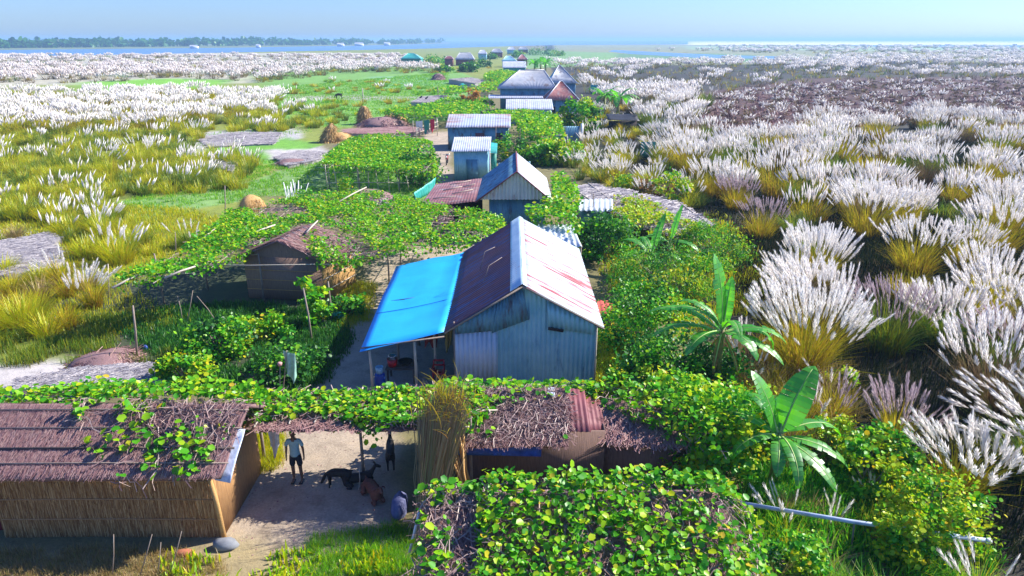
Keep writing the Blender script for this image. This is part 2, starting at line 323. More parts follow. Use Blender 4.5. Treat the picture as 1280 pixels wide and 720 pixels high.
paint = [  # (polygon in photo pixels lying on the ground, colour)
 ([(-2000, 60), (640, 56), (640, 92), (350, 200), (250, 480), (-3000, 520)], (.20, .24, .03)),
 ([(680, 56), (3000, 52), (3000, 900), (1250, 760), (960, 500), (800, 300), (720, 180)], (.026, .024, .016)),  # shade between the reed clumps painted into the ground colour
 ([(-3000, 69), (480, 66), (540, 76), (330, 104), (-3000, 130)], (.42, .40, .30)),
 ([(300, 80), (560, 84), (600, 100), (560, 150), (420, 160), (340, 150), (330, 110)], (.15, .32, .05)),
 ([(460, 96), (550, 94), (560, 106), (480, 110)], (.17, .36, .16)),
 ([(100, 103), (200, 98), (300, 100), (250, 112), (110, 118)], (.16, .40, .02)),
 ([(360, 119), (560, 121), (560, 126), (360, 124)], (.34, .33, .28)),
 ([(240, 165), (370, 160), (380, 172), (330, 186), (250, 190)], (.42, .40, .40)),
 ([(260, 186), (360, 172), (400, 180), (380, 205), (250, 206)], (.14, .34, .03)),
 ([(330, 188), (400, 184), (430, 205), (350, 208)], (.45, .42, .40)),
 ([(120, 255), (260, 240), (400, 200), (540, 195), (530, 250), (330, 245), (180, 275)], (.17, .30, .08)),
 ([(-40, 285), (70, 290), (75, 335), (-60, 350)], (.50, .46, .44)),
 ([(60, 372), (150, 355), (300, 320), (420, 330), (420, 400), (300, 480), (215, 455), (60, 440)], (.045, .06, .025)),  # shade below the largest trellis painted into the soil colour
 ([(530, 165), (565, 165), (560, 190), (575, 250), (600, 330), (520, 400), (480, 480), (500, 520), (500, 720), (380, 740), (270, 700), (270, 560), (320, 540), (400, 480), (440, 400), (455, 340), (480, 315), (560, 305), (555, 260), (530, 235)], (.40, .32, .24)),
 ([(-200, 455), (210, 452), (215, 490), (-200, 500)], (.48, .44, .42)),
 ([(-100, 690), (180, 690), (290, 672), (420, 700), (420, 760), (-100, 760)], (.34, .27, .14)),
 ([(560, 30+330), (620, 480), (570, 520), (470, 500), (480, 430)], (.40, .34, .30)),
 ([(740, 400), (790, 410), (790, 500), (742, 505)], (.20, .26, .05)),
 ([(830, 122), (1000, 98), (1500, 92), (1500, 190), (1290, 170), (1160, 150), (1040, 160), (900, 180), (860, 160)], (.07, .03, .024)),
 ([(690, 52), (3000, 50), (3000, 76), (1060, 78), (700, 84)], (.22, .24, .13)),
 ([(760, 67), (900, 67), (1040, 74), (1040, 78), (880, 77), (770, 72)], (.10, .22, .10)),
 ([(860, 51.5), (3000, 49.8), (3000, 55), (860, 56)], (.75, .72, .66)),
 ([(660, 58), (860, 58), (860, 62), (1300, 64), (1300, 60), (900, 57.5)], (.25, .36, .20)),
 ([(630, 62), (770, 66), (770, 80), (660, 86)], (.16, .30, .10)),
]
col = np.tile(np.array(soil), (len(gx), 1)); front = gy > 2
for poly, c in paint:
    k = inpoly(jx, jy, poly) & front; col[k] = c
# soften and mottle: worn sand, weeds and straw blotches, with painted shade among them
shape = GX.shape; C3 = col.reshape(shape+(3,))
for _ in range(2):
    C3[1:-1, 1:-1] = .4*C3[1:-1, 1:-1]+.15*(C3[:-2, 1:-1]+C3[2:, 1:-1]+C3[1:-1, :-2]+C3[1:-1, 2:])
col = C3.reshape(-1, 3)
mo = fbm(gx, gy, 1.6, 31)*np.clip(dd/60, .7, 1)+.12
col = col*(.72+.5*mo)[:, None]
g = MB(); nx = len(xs); ny = len(ys)
i, j = np.meshgrid(np.arange(ny-1), np.arange(nx-1), indexing='ij'); q = (i*nx+j).ravel()
g.add(np.stack([gx, gy, ground_z(gx, gy)], 1), np.stack([q, q+1, q+nx+1, q+nx], 1))
m, t, N, L = newmat('ground'); a = N('ShaderNodeAttribute'); a.attribute_name = 'tone'
v = tex(N, L); n1 = noise(N, L, v, 1.2, 10, .7); n2 = noise(N, L, v, 14, 6, .7)
r = ramp(N, [(.3, (.62, .60, .58)), (.5, (1, 1, 1)), (.72, (1.25, 1.2, 1.1))]); L(n1, r.inputs[0])
r2 = ramp(N, [(.3, (.75, .74, .72)), (.65, (1.1, 1.1, 1.1))]); L(n2, r2.inputs[0])
mx = N('ShaderNodeMix'); mx.data_type = 'RGBA'; mx.blend_type = 'MULTIPLY'; mx.inputs[0].default_value = 1; L(a.outputs['Color'], mx.inputs[6]); L(r.outputs[0], mx.inputs[7])
mx2 = N('ShaderNodeMix'); mx2.data_type = 'RGBA'; mx2.blend_type = 'MULTIPLY'; mx2.inputs[0].default_value = 1; L(mx.outputs[2], mx2.inputs[6]); L(r2.outputs[0], mx2.inputs[7])
p = N('ShaderNodeBsdfPrincipled'); L(mx2.outputs[2], p.inputs['Base Color']); p.inputs['Roughness'].default_value = .95
L(bump(N, L, n2, .5, .04), p.inputs['Normal']); o = N('ShaderNodeOutputMaterial'); L(p.outputs[0], o.inputs[0])
gr = g.build('ground', m, smooth=True); gr['kind'] = 'structure'
at = gr.data.color_attributes.new('tone', 'FLOAT_COLOR', 'POINT')
at.data.foreach_set('color', np.concatenate([col, np.ones((len(col), 1))], 1).astype(np.float32).ravel())

def gz(x, y): return float(ground_z(np.array([x]), np.array([y]))[0])
def G(px, py):
    x, y, _ = P(px, py); return (x, y, gz(x, y))

# ------------------------------------------------------------------ water
m, t, N, L = newmat('river_water'); p = N('ShaderNodeBsdfPrincipled'); p.inputs['Base Color'].default_value = (.10, .20, .38, 1); p.inputs['Roughness'].default_value = .25
L(bump(N, L, noise(N, L, tex(N, L, scale=(.3, .3, .3)), 1, 6), .5, .3), p.inputs['Normal']); o = N('ShaderNodeOutputMaterial'); L(p.outputs[0], o.inputs[0]); M['water'] = m
def water(name, poly, z=.06):
    b = MB(); b.add([P(x, y, z) for x, y in poly], [tuple(range(len(poly)))]); ob = b.build(name, M['water']); ob['kind'] = 'structure'
    ob.data.flip_normals() if ob.data.polygons[0].normal.z < 0 else None
water('river', [(-3000, 73), (0, 71), (240, 66.5), (420, 63), (540, 60.5), (640, 57.5), (700, 56.2), (860, 55.3), (860, 51.2), (560, 51.2), (300, 51.4), (-3000, 52)])
water('pond', [(768, 62.5), (850, 66.5), (905, 69), (1010, 71.5), (1000, 73.5), (880, 72.5), (790, 67.5), (760, 64.2)], .05)
water('channel', [(1060, 56.5), (1400, 57), (3000, 58), (3000, 60), (1400, 59.5), (1080, 58)], .05)

# ------------------------------------------------------------------ far wooded bank
m, t, N, L = newmat('far_bank'); b = MB()
b.add([P(x, y, .1) for x, y in [(-1500, 63.2), (0, 62.5), (300, 59.5), (480, 56.5), (562, 54.2), (562, 53.2), (300, 53.6), (-1500, 54)]], [tuple(range(8))])
ob = b.build('far_bank', m_plain('far_bank', (.16, .20, .08), .9, scale=.02, bmp=0)); ob['kind'] = 'structure'
def crown_cards(b, c, rx, rz, n, s, rng, mi=0):
    d = rng.normal(size=(n, 3)); d /= np.linalg.norm(d, axis=1)[:, None]; d[:, 2] = np.abs(d[:, 2])*1.0-.15
    rr = rng.uniform(.6, 1, n)[:, None]; Lc = np.array(c)+d*rr*np.array([rx, rx, rz])
    R = randrot(n, rng, s*rng.uniform(.6, 1.3, n), tilt=1.2)
    b.inst(LEAF_V, LEAF_F, R, Lc, mi)
LEAF_V = np.array([(0, 0, 0), (.42, .28, .05), (.36, .75, .02), (0, 1, -.1), (-.36, .75, .02), (-.42, .28, .05)], float)
LEAF_F = np.array([(0, 1, 2, 3), (0, 3, 4, 5)])
NARROW_V = LEAF_V*np.array([.38, 1, 1])
def randrot(n, rng, s, tilt=.7, az=None):
    """random leaf frames: normal tilted by up to `tilt` from up; size s"""
    a = rng.uniform(0, 2*PI, n) if az is None else az; th = rng.normal(0, tilt*.6, n)+.25; ro = rng.normal(0, tilt*.5, n)
    ca, sa, ct, st, cr, sr = np.cos(a), np.sin(a), np.cos(th), np.sin(th), np.cos(ro), np.sin(ro)
    z = np.zeros(n); o = np.ones(n)
    Rz = np.stack([np.stack([ca, -sa, z], 1), np.stack([sa, ca, z], 1), np.stack([z, z, o], 1)], 1)
    Rx = np.stack([np.stack([o, z, z], 1), np.stack([z, ct, st], 1), np.stack([z, -st, ct], 1)], 1)
    Ry = np.stack([np.stack([cr, z, sr], 1), np.stack([z, o, z], 1), np.stack([-sr, z, cr], 1)], 1)
    return (Rz@Rx@Ry)*np.asarray(s)[:, None, None]
rng = np.random.default_rng(3); b = MB()
for k in range(520):
    px = rng.uniform(-700, 555); f = np.interp(px, [-700, 0, 300, 480, 560], [61.5, 60.5, 57.6, 55.6, 54.0])
    x, y, _ = P(px, f-rng.uniform(0, .8)); hh = rng.uniform(9, 17)*(1+.5*(vn(px, 0, 40, 3)-.5)); rx = hh*rng.uniform(.5, .9)
    crown_cards(b, (x, y, hh*.45), rx*1.2, hh*.6, 34, 6.5, rng)
tag(b.build('distant_wood', M['leaf_dark']), 'long low dark wood on the far river bank at left', 'wood', kind='stuff')
# little pale houses at the water's edge on the far bank
for px, w_, lab in [(243, 9, 'tiny white house on the far bank, leftmost of those below the wood'), (323, 5, 'tiny pale hut on the far bank, second from the left below the wood'), (426, 8, 'tiny pale house on the far bank, right of the wide gap of wood'), (449, 10, 'widest tiny white house on the far bank near where the wood thins'), (484, 7, 'tiny white house on the far bank at the thin end of the wood')]:
    yb = np.interp(px, [0, 300, 480], [63, 60, 57])
    x, y, _ = P(px, yb); s = F/(y*CP+4); W = w_/s; H = 3.2/s*1.0
    r = thing('far_house', lab, 'house', (x, y, 0), 'houses on the far bank')
    MB().box((x, y, H*.4), (W, W*.6, H*.8)).build('wall', M['white'], r)
    MB().add([(x-W*.55, y-W*.35, H*.8), (x+W*.55, y-W*.35, H*.8), (x+W*.55, y+W*.35, H*.8), (x-W*.55, y+W*.35, H*.8), (x-W*.5, y, H*1.3), (x+W*.5, y, H*1.3)], [(0, 1, 5, 4), (2, 3, 4, 5)]).add([(x-W*.55, y-W*.35, H*.8), (x-W*.5, y, H*1.3), (x-W*.55, y+W*.35, H*.8)], [(0, 1, 2)]).build('roof', M['tin_roof_pale'], r)

# ------------------------------------------------------------------ haze
hz = MB().box((0, 15500, 11.4), (66000, 32400, 25.2)).build("haze", newmat("haze")[0]); hz["kind"] = "stuff"
hm = hz.data.materials[0]; t = hm.node_tree; pv = t.nodes.new('ShaderNodeVolumePrincipled'); o = t.nodes.new('ShaderNodeOutputMaterial')
pv.inputs['Density'].default_value = 0.00036; pv.inputs['Color'].default_value = (.42, .70, 1, 1); pv.inputs['Anisotropy'].default_value = 0.1
t.links.new(pv.outputs[0], o.inputs['Volume'])
hz['label'] = 'thin blue haze hanging over the whole river plain'; hz['category'] = 'haze'
# ------------------------------------------------------------------ vegetation builders
def ribbons(b, base, az, lean, Ln, wd, seg, mi=0, curl=1.0, rng=RNG):
    """n arching blades as one block of quads; returns tip positions and tangents"""
    n = len(base); s = np.linspace(0, 1, seg+1)
    out = np.stack([np.cos(az), np.sin(az), 0*az], 1); side = np.stack([-np.sin(az+.5), np.cos(az+.5), 0*az], 1)
    hx = (Ln*np.sin(lean))[:, None]*(s[None]**(1+.6*curl)); zz = (Ln*np.cos(lean))[:, None]*s[None]-(Ln*.16*curl*np.sin(lean))[:, None]*s[None]**3
    Pc = base[:, None]+out[:, None]*hx[..., None]; Pc[..., 2] += zz
    wv = (wd[:, None]*(1-.8*s[None]**1.5)*.5)[..., None]*side[:, None]
    V = np.stack([Pc-wv, Pc+wv], 2).reshape(n, -1, 3); k = 2*(seg+1)
    f = np.concatenate([[(2*i, 2*i+1, 2*i+3, 2*i+2)] for i in range(seg)])
    Fq = (f[None]+(np.arange(n)*k)[:, None, None]).reshape(-1, 4)
    b.add(V.reshape(-1, 3), Fq, mi, t=np.tile(np.repeat(s, 2), n))
    tan = Pc[:, -1]-Pc[:, -2]; tan /= np.linalg.norm(tan, axis=1)[:, None]+1e-9
    return Pc[:, -1], tan
def spindle(ns, prof):
    V = []; 
    for s, r, dx in prof:
        if r == 0: V.append((dx, 0, s)); continue
        for k in range(ns): a = 2*PI*k/ns; V.append((dx+r*math.cos(a), r*math.sin(a), s))
    F_ = []; m = len(prof); idx = []; c = 0
    for s, r, dx in prof: idx.append(c); c += 1 if r == 0 else ns
    Q = [];
    for i in range(m-1):
        for k in range(ns):
            k2 = (k+1) % ns
            a = idx[i]+(k if prof[i][1] else 0); a2 = idx[i]+(k2 if prof[i][1] else 0)
            c_ = idx[i+1]+(k if prof[i+1][1] else 0); c2 = idx[i+1]+(k2 if prof[i+1][1] else 0)
            Q.append((a, a2, c2, c_) if prof[i+1][1] and prof[i][1] else ((a, a2, c_, c_) if prof[i][1] else (a, c2, c_, c_)))
    return np.array(V, float), Q
def tri(Q): return np.array([(q[0], q[1], q[2]) for q in Q]+[(q[0], q[2], q[3]) for q in Q if q[2] != q[3]])
SPV, q = spindle(5, [(0, .25, 0), (.18, .75, 0), (.45, 1, .03), (.72, .8, .10), (1, 0, .26)]); SPF = tri(q)
SPV3, q = spindle(3, [(0, .3, 0), (.4, 1, 0), (1, 0, .12)]); SPF3 = tri(q)
hv = []
for k in range(26):
    s0 = .03+.74*k/26; a = 2.4*k; R_ = math.sin(min(1, (s0+.3)/1.0)*PI*.86)**.8*1.45+.12; w_ = .30; bx = .03+.22*max(0, s0-.3)
    for a0, s_, r_ in ((a-.25, s0, .22), (a+.25, s0, .22), (a, s0+.30, R_)): hv.append((bx+r_*math.cos(a0), r_*math.sin(a0), s_))
    hv[-2] = (bx+.35*math.cos(a+.9), .35*math.sin(a+.9), s0+.06); hv[-3] = (bx+.35*math.cos(a-.9), .35*math.sin(a-.9), s0+.06)
_cv, q = spindle(4, [(0, .15, 0), (.4, .45, .03), (.75, .35, .10), (1, 0, .24)]); _cf = tri(q)
FTV = np.concatenate([_cv, np.array(hv)]); FTF = np.concatenate([_cf, len(_cv)+np.arange(78).reshape(26, 3)])
def plumes(b, pos, tan, ln, rd, far=False, mi=0, rng=RNG):
    n = len(pos); ref = np.stack([np.cos(q := rng.uniform(0, 6.28, n)), np.sin(q), 0*q], 1)
    x = np.cross(tan, ref); x /= np.linalg.norm(x, axis=1)[:, None]+1e-9; y = np.cross(tan, x)
    out = tan*np.array([1, 1, 0]); k = (np.linalg.norm(out, axis=1) > .12); o2 = out/(np.linalg.norm(out, axis=1)[:, None]+1e-9)
    x[k] = o2[k]-tan[k]*np.sum(o2[k]*tan[k], axis=1)[:, None]; x /= np.linalg.norm(x, axis=1)[:, None]+1e-9; y = np.cross(tan, x)
    TV, TF = (SPV3, SPF3) if far else (FTV, FTF)
    # x column: bend scales with length, radius separately
    R = np.stack([x*rd[:, None], y*rd[:, None], tan*ln[:, None]], 2)
    tv = TV.copy()
    if not far: pass
    b.inst(tv, TF, R, pos-tan*ln[:, None]*.25, mi)
def clump(bb, pb, c, h, r, nb, npl, rng, bw=.035, seg=3, pl=(.55, .85), pr=.055, lean=.44, wind=(-.04, 0), far=False, mi_b=0, mi_p=0, bh=.72):
    c = np.array(c, float)
    def bases(n):
        a = rng.uniform(0, 2*PI, n); q = np.sqrt(rng.uniform(0, 1, n)); base = np.stack([c[0]+np.cos(a)*q*r*.45, c[1]+np.sin(a)*q*r*.45, np.full(n, c[2])], 1)
        return a+rng.normal(0, .5, n), q, base
    a, q, base = bases(nb)
    ribbons(bb, base, a, np.clip(lean*1.25*q+np.abs(rng.normal(0, .15, nb)), 0, 1.35), h*bh*rng.uniform(.5, 1.15, nb), bw*rng.uniform(.6, 1.3, nb), seg, mi_b, 1.4)
    if npl:
        a, q, base = bases(npl); ln = np.clip(lean*q*.9+np.abs(rng.normal(0, .07, npl)), 0, 1.0)
        tip, tan = ribbons(bb, base, a, ln, h*rng.uniform(.80, 1.06, npl)-.3, np.full(npl, .018 if not far else .03), 3 if not far else 1, mi_b, .7)
        tan = tan+np.array([wind[0], wind[1], 0])*3; tan /= np.linalg.norm(tan, axis=1)[:, None]
        L_ = rng.uniform(pl[0], pl[1], npl); plumes(pb, tip, tan, L_, pr*rng.uniform(.7, 1.3, npl), far, mi_p, rng)
def reed_clump(label, px, py, h, r, nb=420, npl=90, blade='blade_gold', plume='plume', cat='reed clump', group=None, name='reed_clump', seed=0, **kw):
    rng = np.random.default_rng(1000+int(px*7+py)+seed); x, y, z = G(px, py)
    o = thing(name, label, cat, (x, y, z), group); bb, pb = MB(), MB()
    clump(bb, pb, (x, y, z-.03), h, r, nb, npl, rng, **kw)
    bb.build('blades', M[blade], o)
    if npl: pb.build('plumes', M[plume], o, smooth=True)
    return o
def canopy_leaves(b, pts, size, rng, tilt=.8, narrow=False, mi=0):
    n = len(pts); R = randrot(n, rng, size*rng.uniform(.4, 1.35, n), tilt); b.inst(NARROW_V if narrow else LEAF_V, LEAF_F, R, pts, mi)
def sample_poly(W, n, rng):
    W = np.array(W, float); lo, hi = W.min(0), W.max(0); out = []
    k = 0
    while k < n:
        p = rng.uniform(lo, hi, (n*2, 2)); p = p[inpoly(p[:, 0], p[:, 1], [tuple(q) for q in W])]; out.append(p); k += len(p)
    return np.concatenate(out)[:n]
def area(W):
    W = np.array(W); x, y = W[:, 0], W[:, 1]; return abs(np.dot(x, np.roll(y, -1))-np.dot(y, np.roll(x, -1)))/2
def vine(root, W, zf, dens=55, size=.16, cover=.7, thick=.25, seed=0, mat='leaf_vine', scale=1.4, edge=True, twig=1.0, twigmat='twig', droop=.0, tubes=True, hole=None):
    """leaves and dry runners over the surface z = zf(x, y) inside world polygon W; parts of root"""
    rng = np.random.default_rng(50+seed); A = area(W); n = int(A*dens*1.6)
    p = sample_poly(W, n, rng); k = fbm(p[:, 0], p[:, 1], scale, seed+60); thr = np.quantile(k, 1-cover); p = p[(k+rng.normal(0, .035, n)) > thr]
    if hole is not None: p = p[~inpoly(p[:, 0], p[:, 1], hole) | (rng.uniform(size=len(p)) < .12)]
    z = zf(p[:, 0], p[:, 1])+rng.uniform(-.1, 1, len(p))*thick*(fbm(p[:, 0], p[:, 1], .9, seed+61)+.2)*1.3
    b = MB(); canopy_leaves(b, np.column_stack([p, z]), size, rng)
    if droop:     # leaves hanging over the rim
        Wc = np.array(W); m = int(area(W)**.5*4*dens*.5*droop); i = rng.integers(0, len(Wc), m); u = rng.uniform(0, 1, m)[:, None]
        q = Wc[i]*(1-u)+Wc[(i+1) % len(Wc)]*u; kk = fbm(q[:, 0], q[:, 1], .8, seed+65) > .42; q = q[kk]
        zq = zf(q[:, 0], q[:, 1])-np.abs(rng.normal(0, .25*droop, len(q))); canopy_leaves(b, np.column_stack([q+rng.normal(0, .08, q.shape), zq]), size, rng, 1.6)
    b.build('leaves', M[mat], root)
    if twig:
        t = MB(); m = int(A*26*twig); p = sample_poly(W, m, rng); a = rng.uniform(0, 2*PI, m); Ls = rng.uniform(.25, .9, m)
        for_ = np.stack([np.cos(a), np.sin(a)], 1); s = np.linspace(0, 1, 4); pts = []
        wob = rng.normal(0, .12, (m, 4, 2)); Q = p[:, None]+for_[:, None]*(s[None, :, None]-.5)*Ls[:, None, None]+wob*Ls[:, None, None]
        Z = zf(Q[..., 0], Q[..., 1])+rng.uniform(.0, .10, (m, 4)); wv = np.stack([-for_[:, 1], for_[:, 0]], 1)[:, None]*rng.uniform(.004, .011, m)[:, None, None]
        V = np.stack([np.concatenate([Q-wv, Z[..., None]], 2), np.concatenate([Q+wv, Z[..., None]+.01], 2)], 2).reshape(m, 8, 3)
        f = np.array([(0, 1, 3, 2), (2, 3, 5, 4), (4, 5, 7, 6)]); t.add(V.reshape(-1, 3), (f[None]+(np.arange(m)*8)[:, None, None]).reshape(-1, 4))
        t.build('dry_runners', M[twigmat], root)
def trellis(label, poly, z, group=None, posts=(), step=1.0, name='vine_trellis', zf=None, **kw):
    """pole frame on posts with a vine grown over it; poly in photo pixels at height z"""
    W = [P(x, y, z)[:2] for x, y in poly]; A = np.array(W); c = A.mean(0); rng = np.random.default_rng(len(label)*13)
    o = thing(name, label, 'vine trellis', (c[0], c[1], 0), group)
    zf = zf or (lambda x, y: z+.16*(fbm(x, y, 2.5, 77)-.5)+0*x)
    f = MB(); lo, hi = A.min(0), A.max(0)
    for ax in (0, 1):
        for u in np.arange(lo[ax]+.2, hi[ax], step):
            # clip line to polygon
            vs_ = np.linspace(lo[1-ax], hi[1-ax], 80); X = np.full(80, u) if ax == 0 else vs_; Y = vs_ if ax == 0 else np.full(80, u)
            ins = inpoly(X, Y, W); 
            if ins.sum() < 4: continue
            k = np.where(ins)[0]; i0, i1 = k[0], k[-1]; p0 = (X[i0], Y[i0]); p1 = (X[i1], Y[i1]); j = rng.uniform(-.15, .15, 2); e = .25
            d = np.array(p1)-np.array(p0); d = d/(np.linalg.norm(d)+1e-6); p0 = np.array(p0)-d*e*rng.uniform(.2, 1.6); p1 = np.array(p1)+d*e*rng.uniform(.2, 1.6)
            if ax == 0: p0[0] += j[0]; p1[0] += j[1]
            else: p0[1] += j[0]; p1[1] += j[1]
            f.tube([(p0[0], p0[1], z-.05-ax*.05), ((p0[0]+p1[0])/2, (p0[1]+p1[1])/2, z-.10-ax*.05), (p1[0], p1[1], z-.03-ax*.05)], .024, 5)
    f.build('pole_frame', M['bamboo'], o)
    for k, (px, py) in enumerate(posts):
        x, y, g0 = G(px, py); MB().tube([(x, y, g0-.1), (x+rng.uniform(-.04, .04), y, z*.5), (x+rng.uniform(-.06, .06), y, z+rng.uniform(.0, .15))], [.05, .045, .035], 6).build('post', M['pole'], o)
    vine(o, W, zf, **kw)
    return o
def shrub(label, px, py, rx, ry, rz, ncl=40, nl=60, size=.13, mat='leaf_bush', name='shrub', cat='shrub', seed=0, group=None, narrow=False, zc=None, base=None, spread=.23, mix=True):
    rng = np.random.default_rng(200+int(px*3+py*5)+seed); x, y, z = base or G(px, py)
    o = thing(name, label, cat, (x, y, z), group); b = MB(); st = MB(); zc = zc if zc is not None else rz*.9
    d = rng.normal(size=(ncl, 3)); d /= np.linalg.norm(d, axis=1)[:, None]; q = rng.uniform(.45, 1, ncl)[:, None]**.6
    C = np.array([x, y, z+zc])+d*q*np.array([rx, ry, rz]); C[:, 2] = np.maximum(C[:, 2], z+.15)
    sp = spread*(rx+ry+rz)/3
    for c in C:
        n = int(nl*rng.uniform(.5, 1.4)); off = rng.normal(0, 1, (n, 3))*np.array([1, 1, .7])*sp*rng.uniform(.5, 1.1)
        pts = c+off; pts[:, 2] = np.maximum(pts[:, 2], z+.03); canopy_leaves(b, pts, size*rng.uniform(.7, 1.25), rng, 1.1, narrow, int(rng.choice(3, p=(.62, .2, .18))))
        if rng.uniform() < .45: st.tube([(x+rng.normal(0, .1*rx), y+rng.normal(0, .1*ry), z-.05), ((x+c[0])/2+rng.normal(0, .1), (y+c[1])/2, z+(c[2]-z)*.6), tuple(c)], [.03, .02, .008], 5, cap=False)
    alt = {'leaf_bush': ('leaf_dark', 'leaf_yellow'), 'leaf_dark': ('leaf_bush', 'leaf_bush'), 'leaf_yellow': ('leaf_bush', 'leaf_vine'), 'leaf_vine': ('leaf_bush', 'leaf_yellow')}.get(mat, (mat, mat))
    b.build('foliage', [M[mat], M[alt[0]], M[alt[1]]], o)
    if st.n: st.build('stem', M['pole'], o)
    return o
def banana_leaf(b, mid, p0, az, el, Ln, W, arch, rng, tear=.85):
    n = 16; pts = []; p = np.array(p0, float); e = el; ds = Ln/n; out = np.array([math.cos(az), math.sin(az), 0]); side = np.array([-math.sin(az), math.cos(az), 0])
    C = [p.copy()]; T = []
    for k in range(n):
        d = out*math.cos(e)+np.array([0, 0, math.sin(e)]); T.append(d); p = p+d*ds; C.append(p.copy()); e -= arch/n*(.4+1.4*k/n)
    T.append(T[-1]); C = np.array(C); T = np.array(T)
    s = np.linspace(0, 1, n+1); wd = W*.5*np.clip(np.sin(np.clip((s-.10)/.90, 0, 1)**.75*PI), 0, 1)**.55; wd[s < .1] = 0.01
    for sg in (-1, 1):
        for k in range(1, n):
            if wd[k] < .02 and wd[k+1] < .02: continue
            nr = np.cross(T[k], side); nr /= np.linalg.norm(nr); nr = nr*(1 if nr[2] > 0 else -1) if abs(nr[2]) > .05 else nr
            dr = rng.uniform(.05, .35) if rng.uniform() < tear*.4 else .08
            gap = ds*.12 if rng.uniform() < tear*.5 else 0
            a0 = C[k]; a1 = C[k+1]; e0 = C[k]+T[k]*gap+side*sg*wd[k]*math.cos(dr)+nr*(.10*wd[k]-wd[k]*math.sin(dr)); e1 = C[k+1]-T[k+1]*gap*.5+side*sg*wd[k+1]*math.cos(dr)+nr*(.10*wd[k+1]-wd[k+1]*math.sin(dr))
            m0 = (a0+e0)/2+nr*wd[k]*.10; m1 = (a1+e1)/2+nr*wd[k+1]*.10
            b.add([a0, m0, e0, e1, m1, a1], [(0, 1, 4, 5), (1, 2, 3, 4)])
    mid.tube(C[:n], np.linspace(.035, .006, n), 5)
def banana(label, px, py, leaves, h=1.2, lean=(0, 0), group='banana plants', base=None, seed=0, rs=.11):
    rng = np.random.default_rng(400+int(px)+seed); x, y, z = base or G(px, py); o = thing('banana_plant', label, 'banana plant', (x, y, z), group)
    top = (x+lean[0], y+lean[1], z+h)
    MB().tube([(x, y, z-.1), (x+lean[0]*.4, y+lean[1]*.4, z+h*.5), top], [rs, rs*.8, rs*.45], 9).build('stem', M['banana_stem'], o, smooth=True)
    leaves = list(leaves)+[(rng.uniform(0, 360), rng.uniform(15, 60), q[2]*.85, q[3]*.8, rng.uniform(90, 130)) for q in leaves[:4]]+[(rng.uniform(0, 360), -50, h*.55, .22, 30) for _ in range(3)]
    for az, el, Ln, W, arch in leaves:
        b = MB(); mid = MB(); banana_leaf(b, mid, (top[0]+math.cos(math.radians(az))*.03, top[1], top[2]-rng.uniform(.02, .2)), math.radians(az), math.radians(el), Ln, W, math.radians(arch), rng)
        lf = b.build('leaf', M['banana'] if el > -40 else M['banana_dead'], o, smooth=False)
        if el < -40: lf['label'] = 'withered brown hanging leaf'
        mid.build('midrib', M['leaf_midrib'], lf)
    return o
M['leaf_midrib'] = m_plain('leaf_midrib', (.35, .48, .12), .5, scale=3)
def grass(name, label, poly, n, h, mat, rng=None, bw=.02, lean=.5, seg=2, seed=0, tuft=10, cat='grass', spread=.14, cover=1.0, sc=1.2, near_w=True):
    """tufts scattered over ground inside photo polygon"""
    rng = np.random.default_rng(600+seed); W = [P(x, y)[:2] for x, y in poly]; p = sample_poly(W, n, rng)
    if cover < 1: k = fbm(p[:, 0], p[:, 1], sc, seed+70); p = p[k > np.quantile(k, 1-cover)]
    m = len(p)*tuft; c = np.repeat(p, tuft, 0)+rng.normal(0, spread, (m, 2)); z = ground_z(c[:, 0], c[:, 1])-.02
    dist = np.hypot(c[:, 0], c[:, 1]); wd = bw*np.maximum(1, dist/28)*rng.uniform(.6, 1.3, m); b = MB(); hs = np.repeat(rng.uniform(.5, 1.2, len(p)), tuft)*rng.uniform(.6, 1.1, m)*h
    ribbons(b, np.column_stack([c, z]), rng.uniform(0, 6.28, m), np.abs(rng.normal(0, lean, m)), hs, wd, seg, 0, 1)
    return tag(b.build(name, M[mat]), label, cat, kind='stuff')
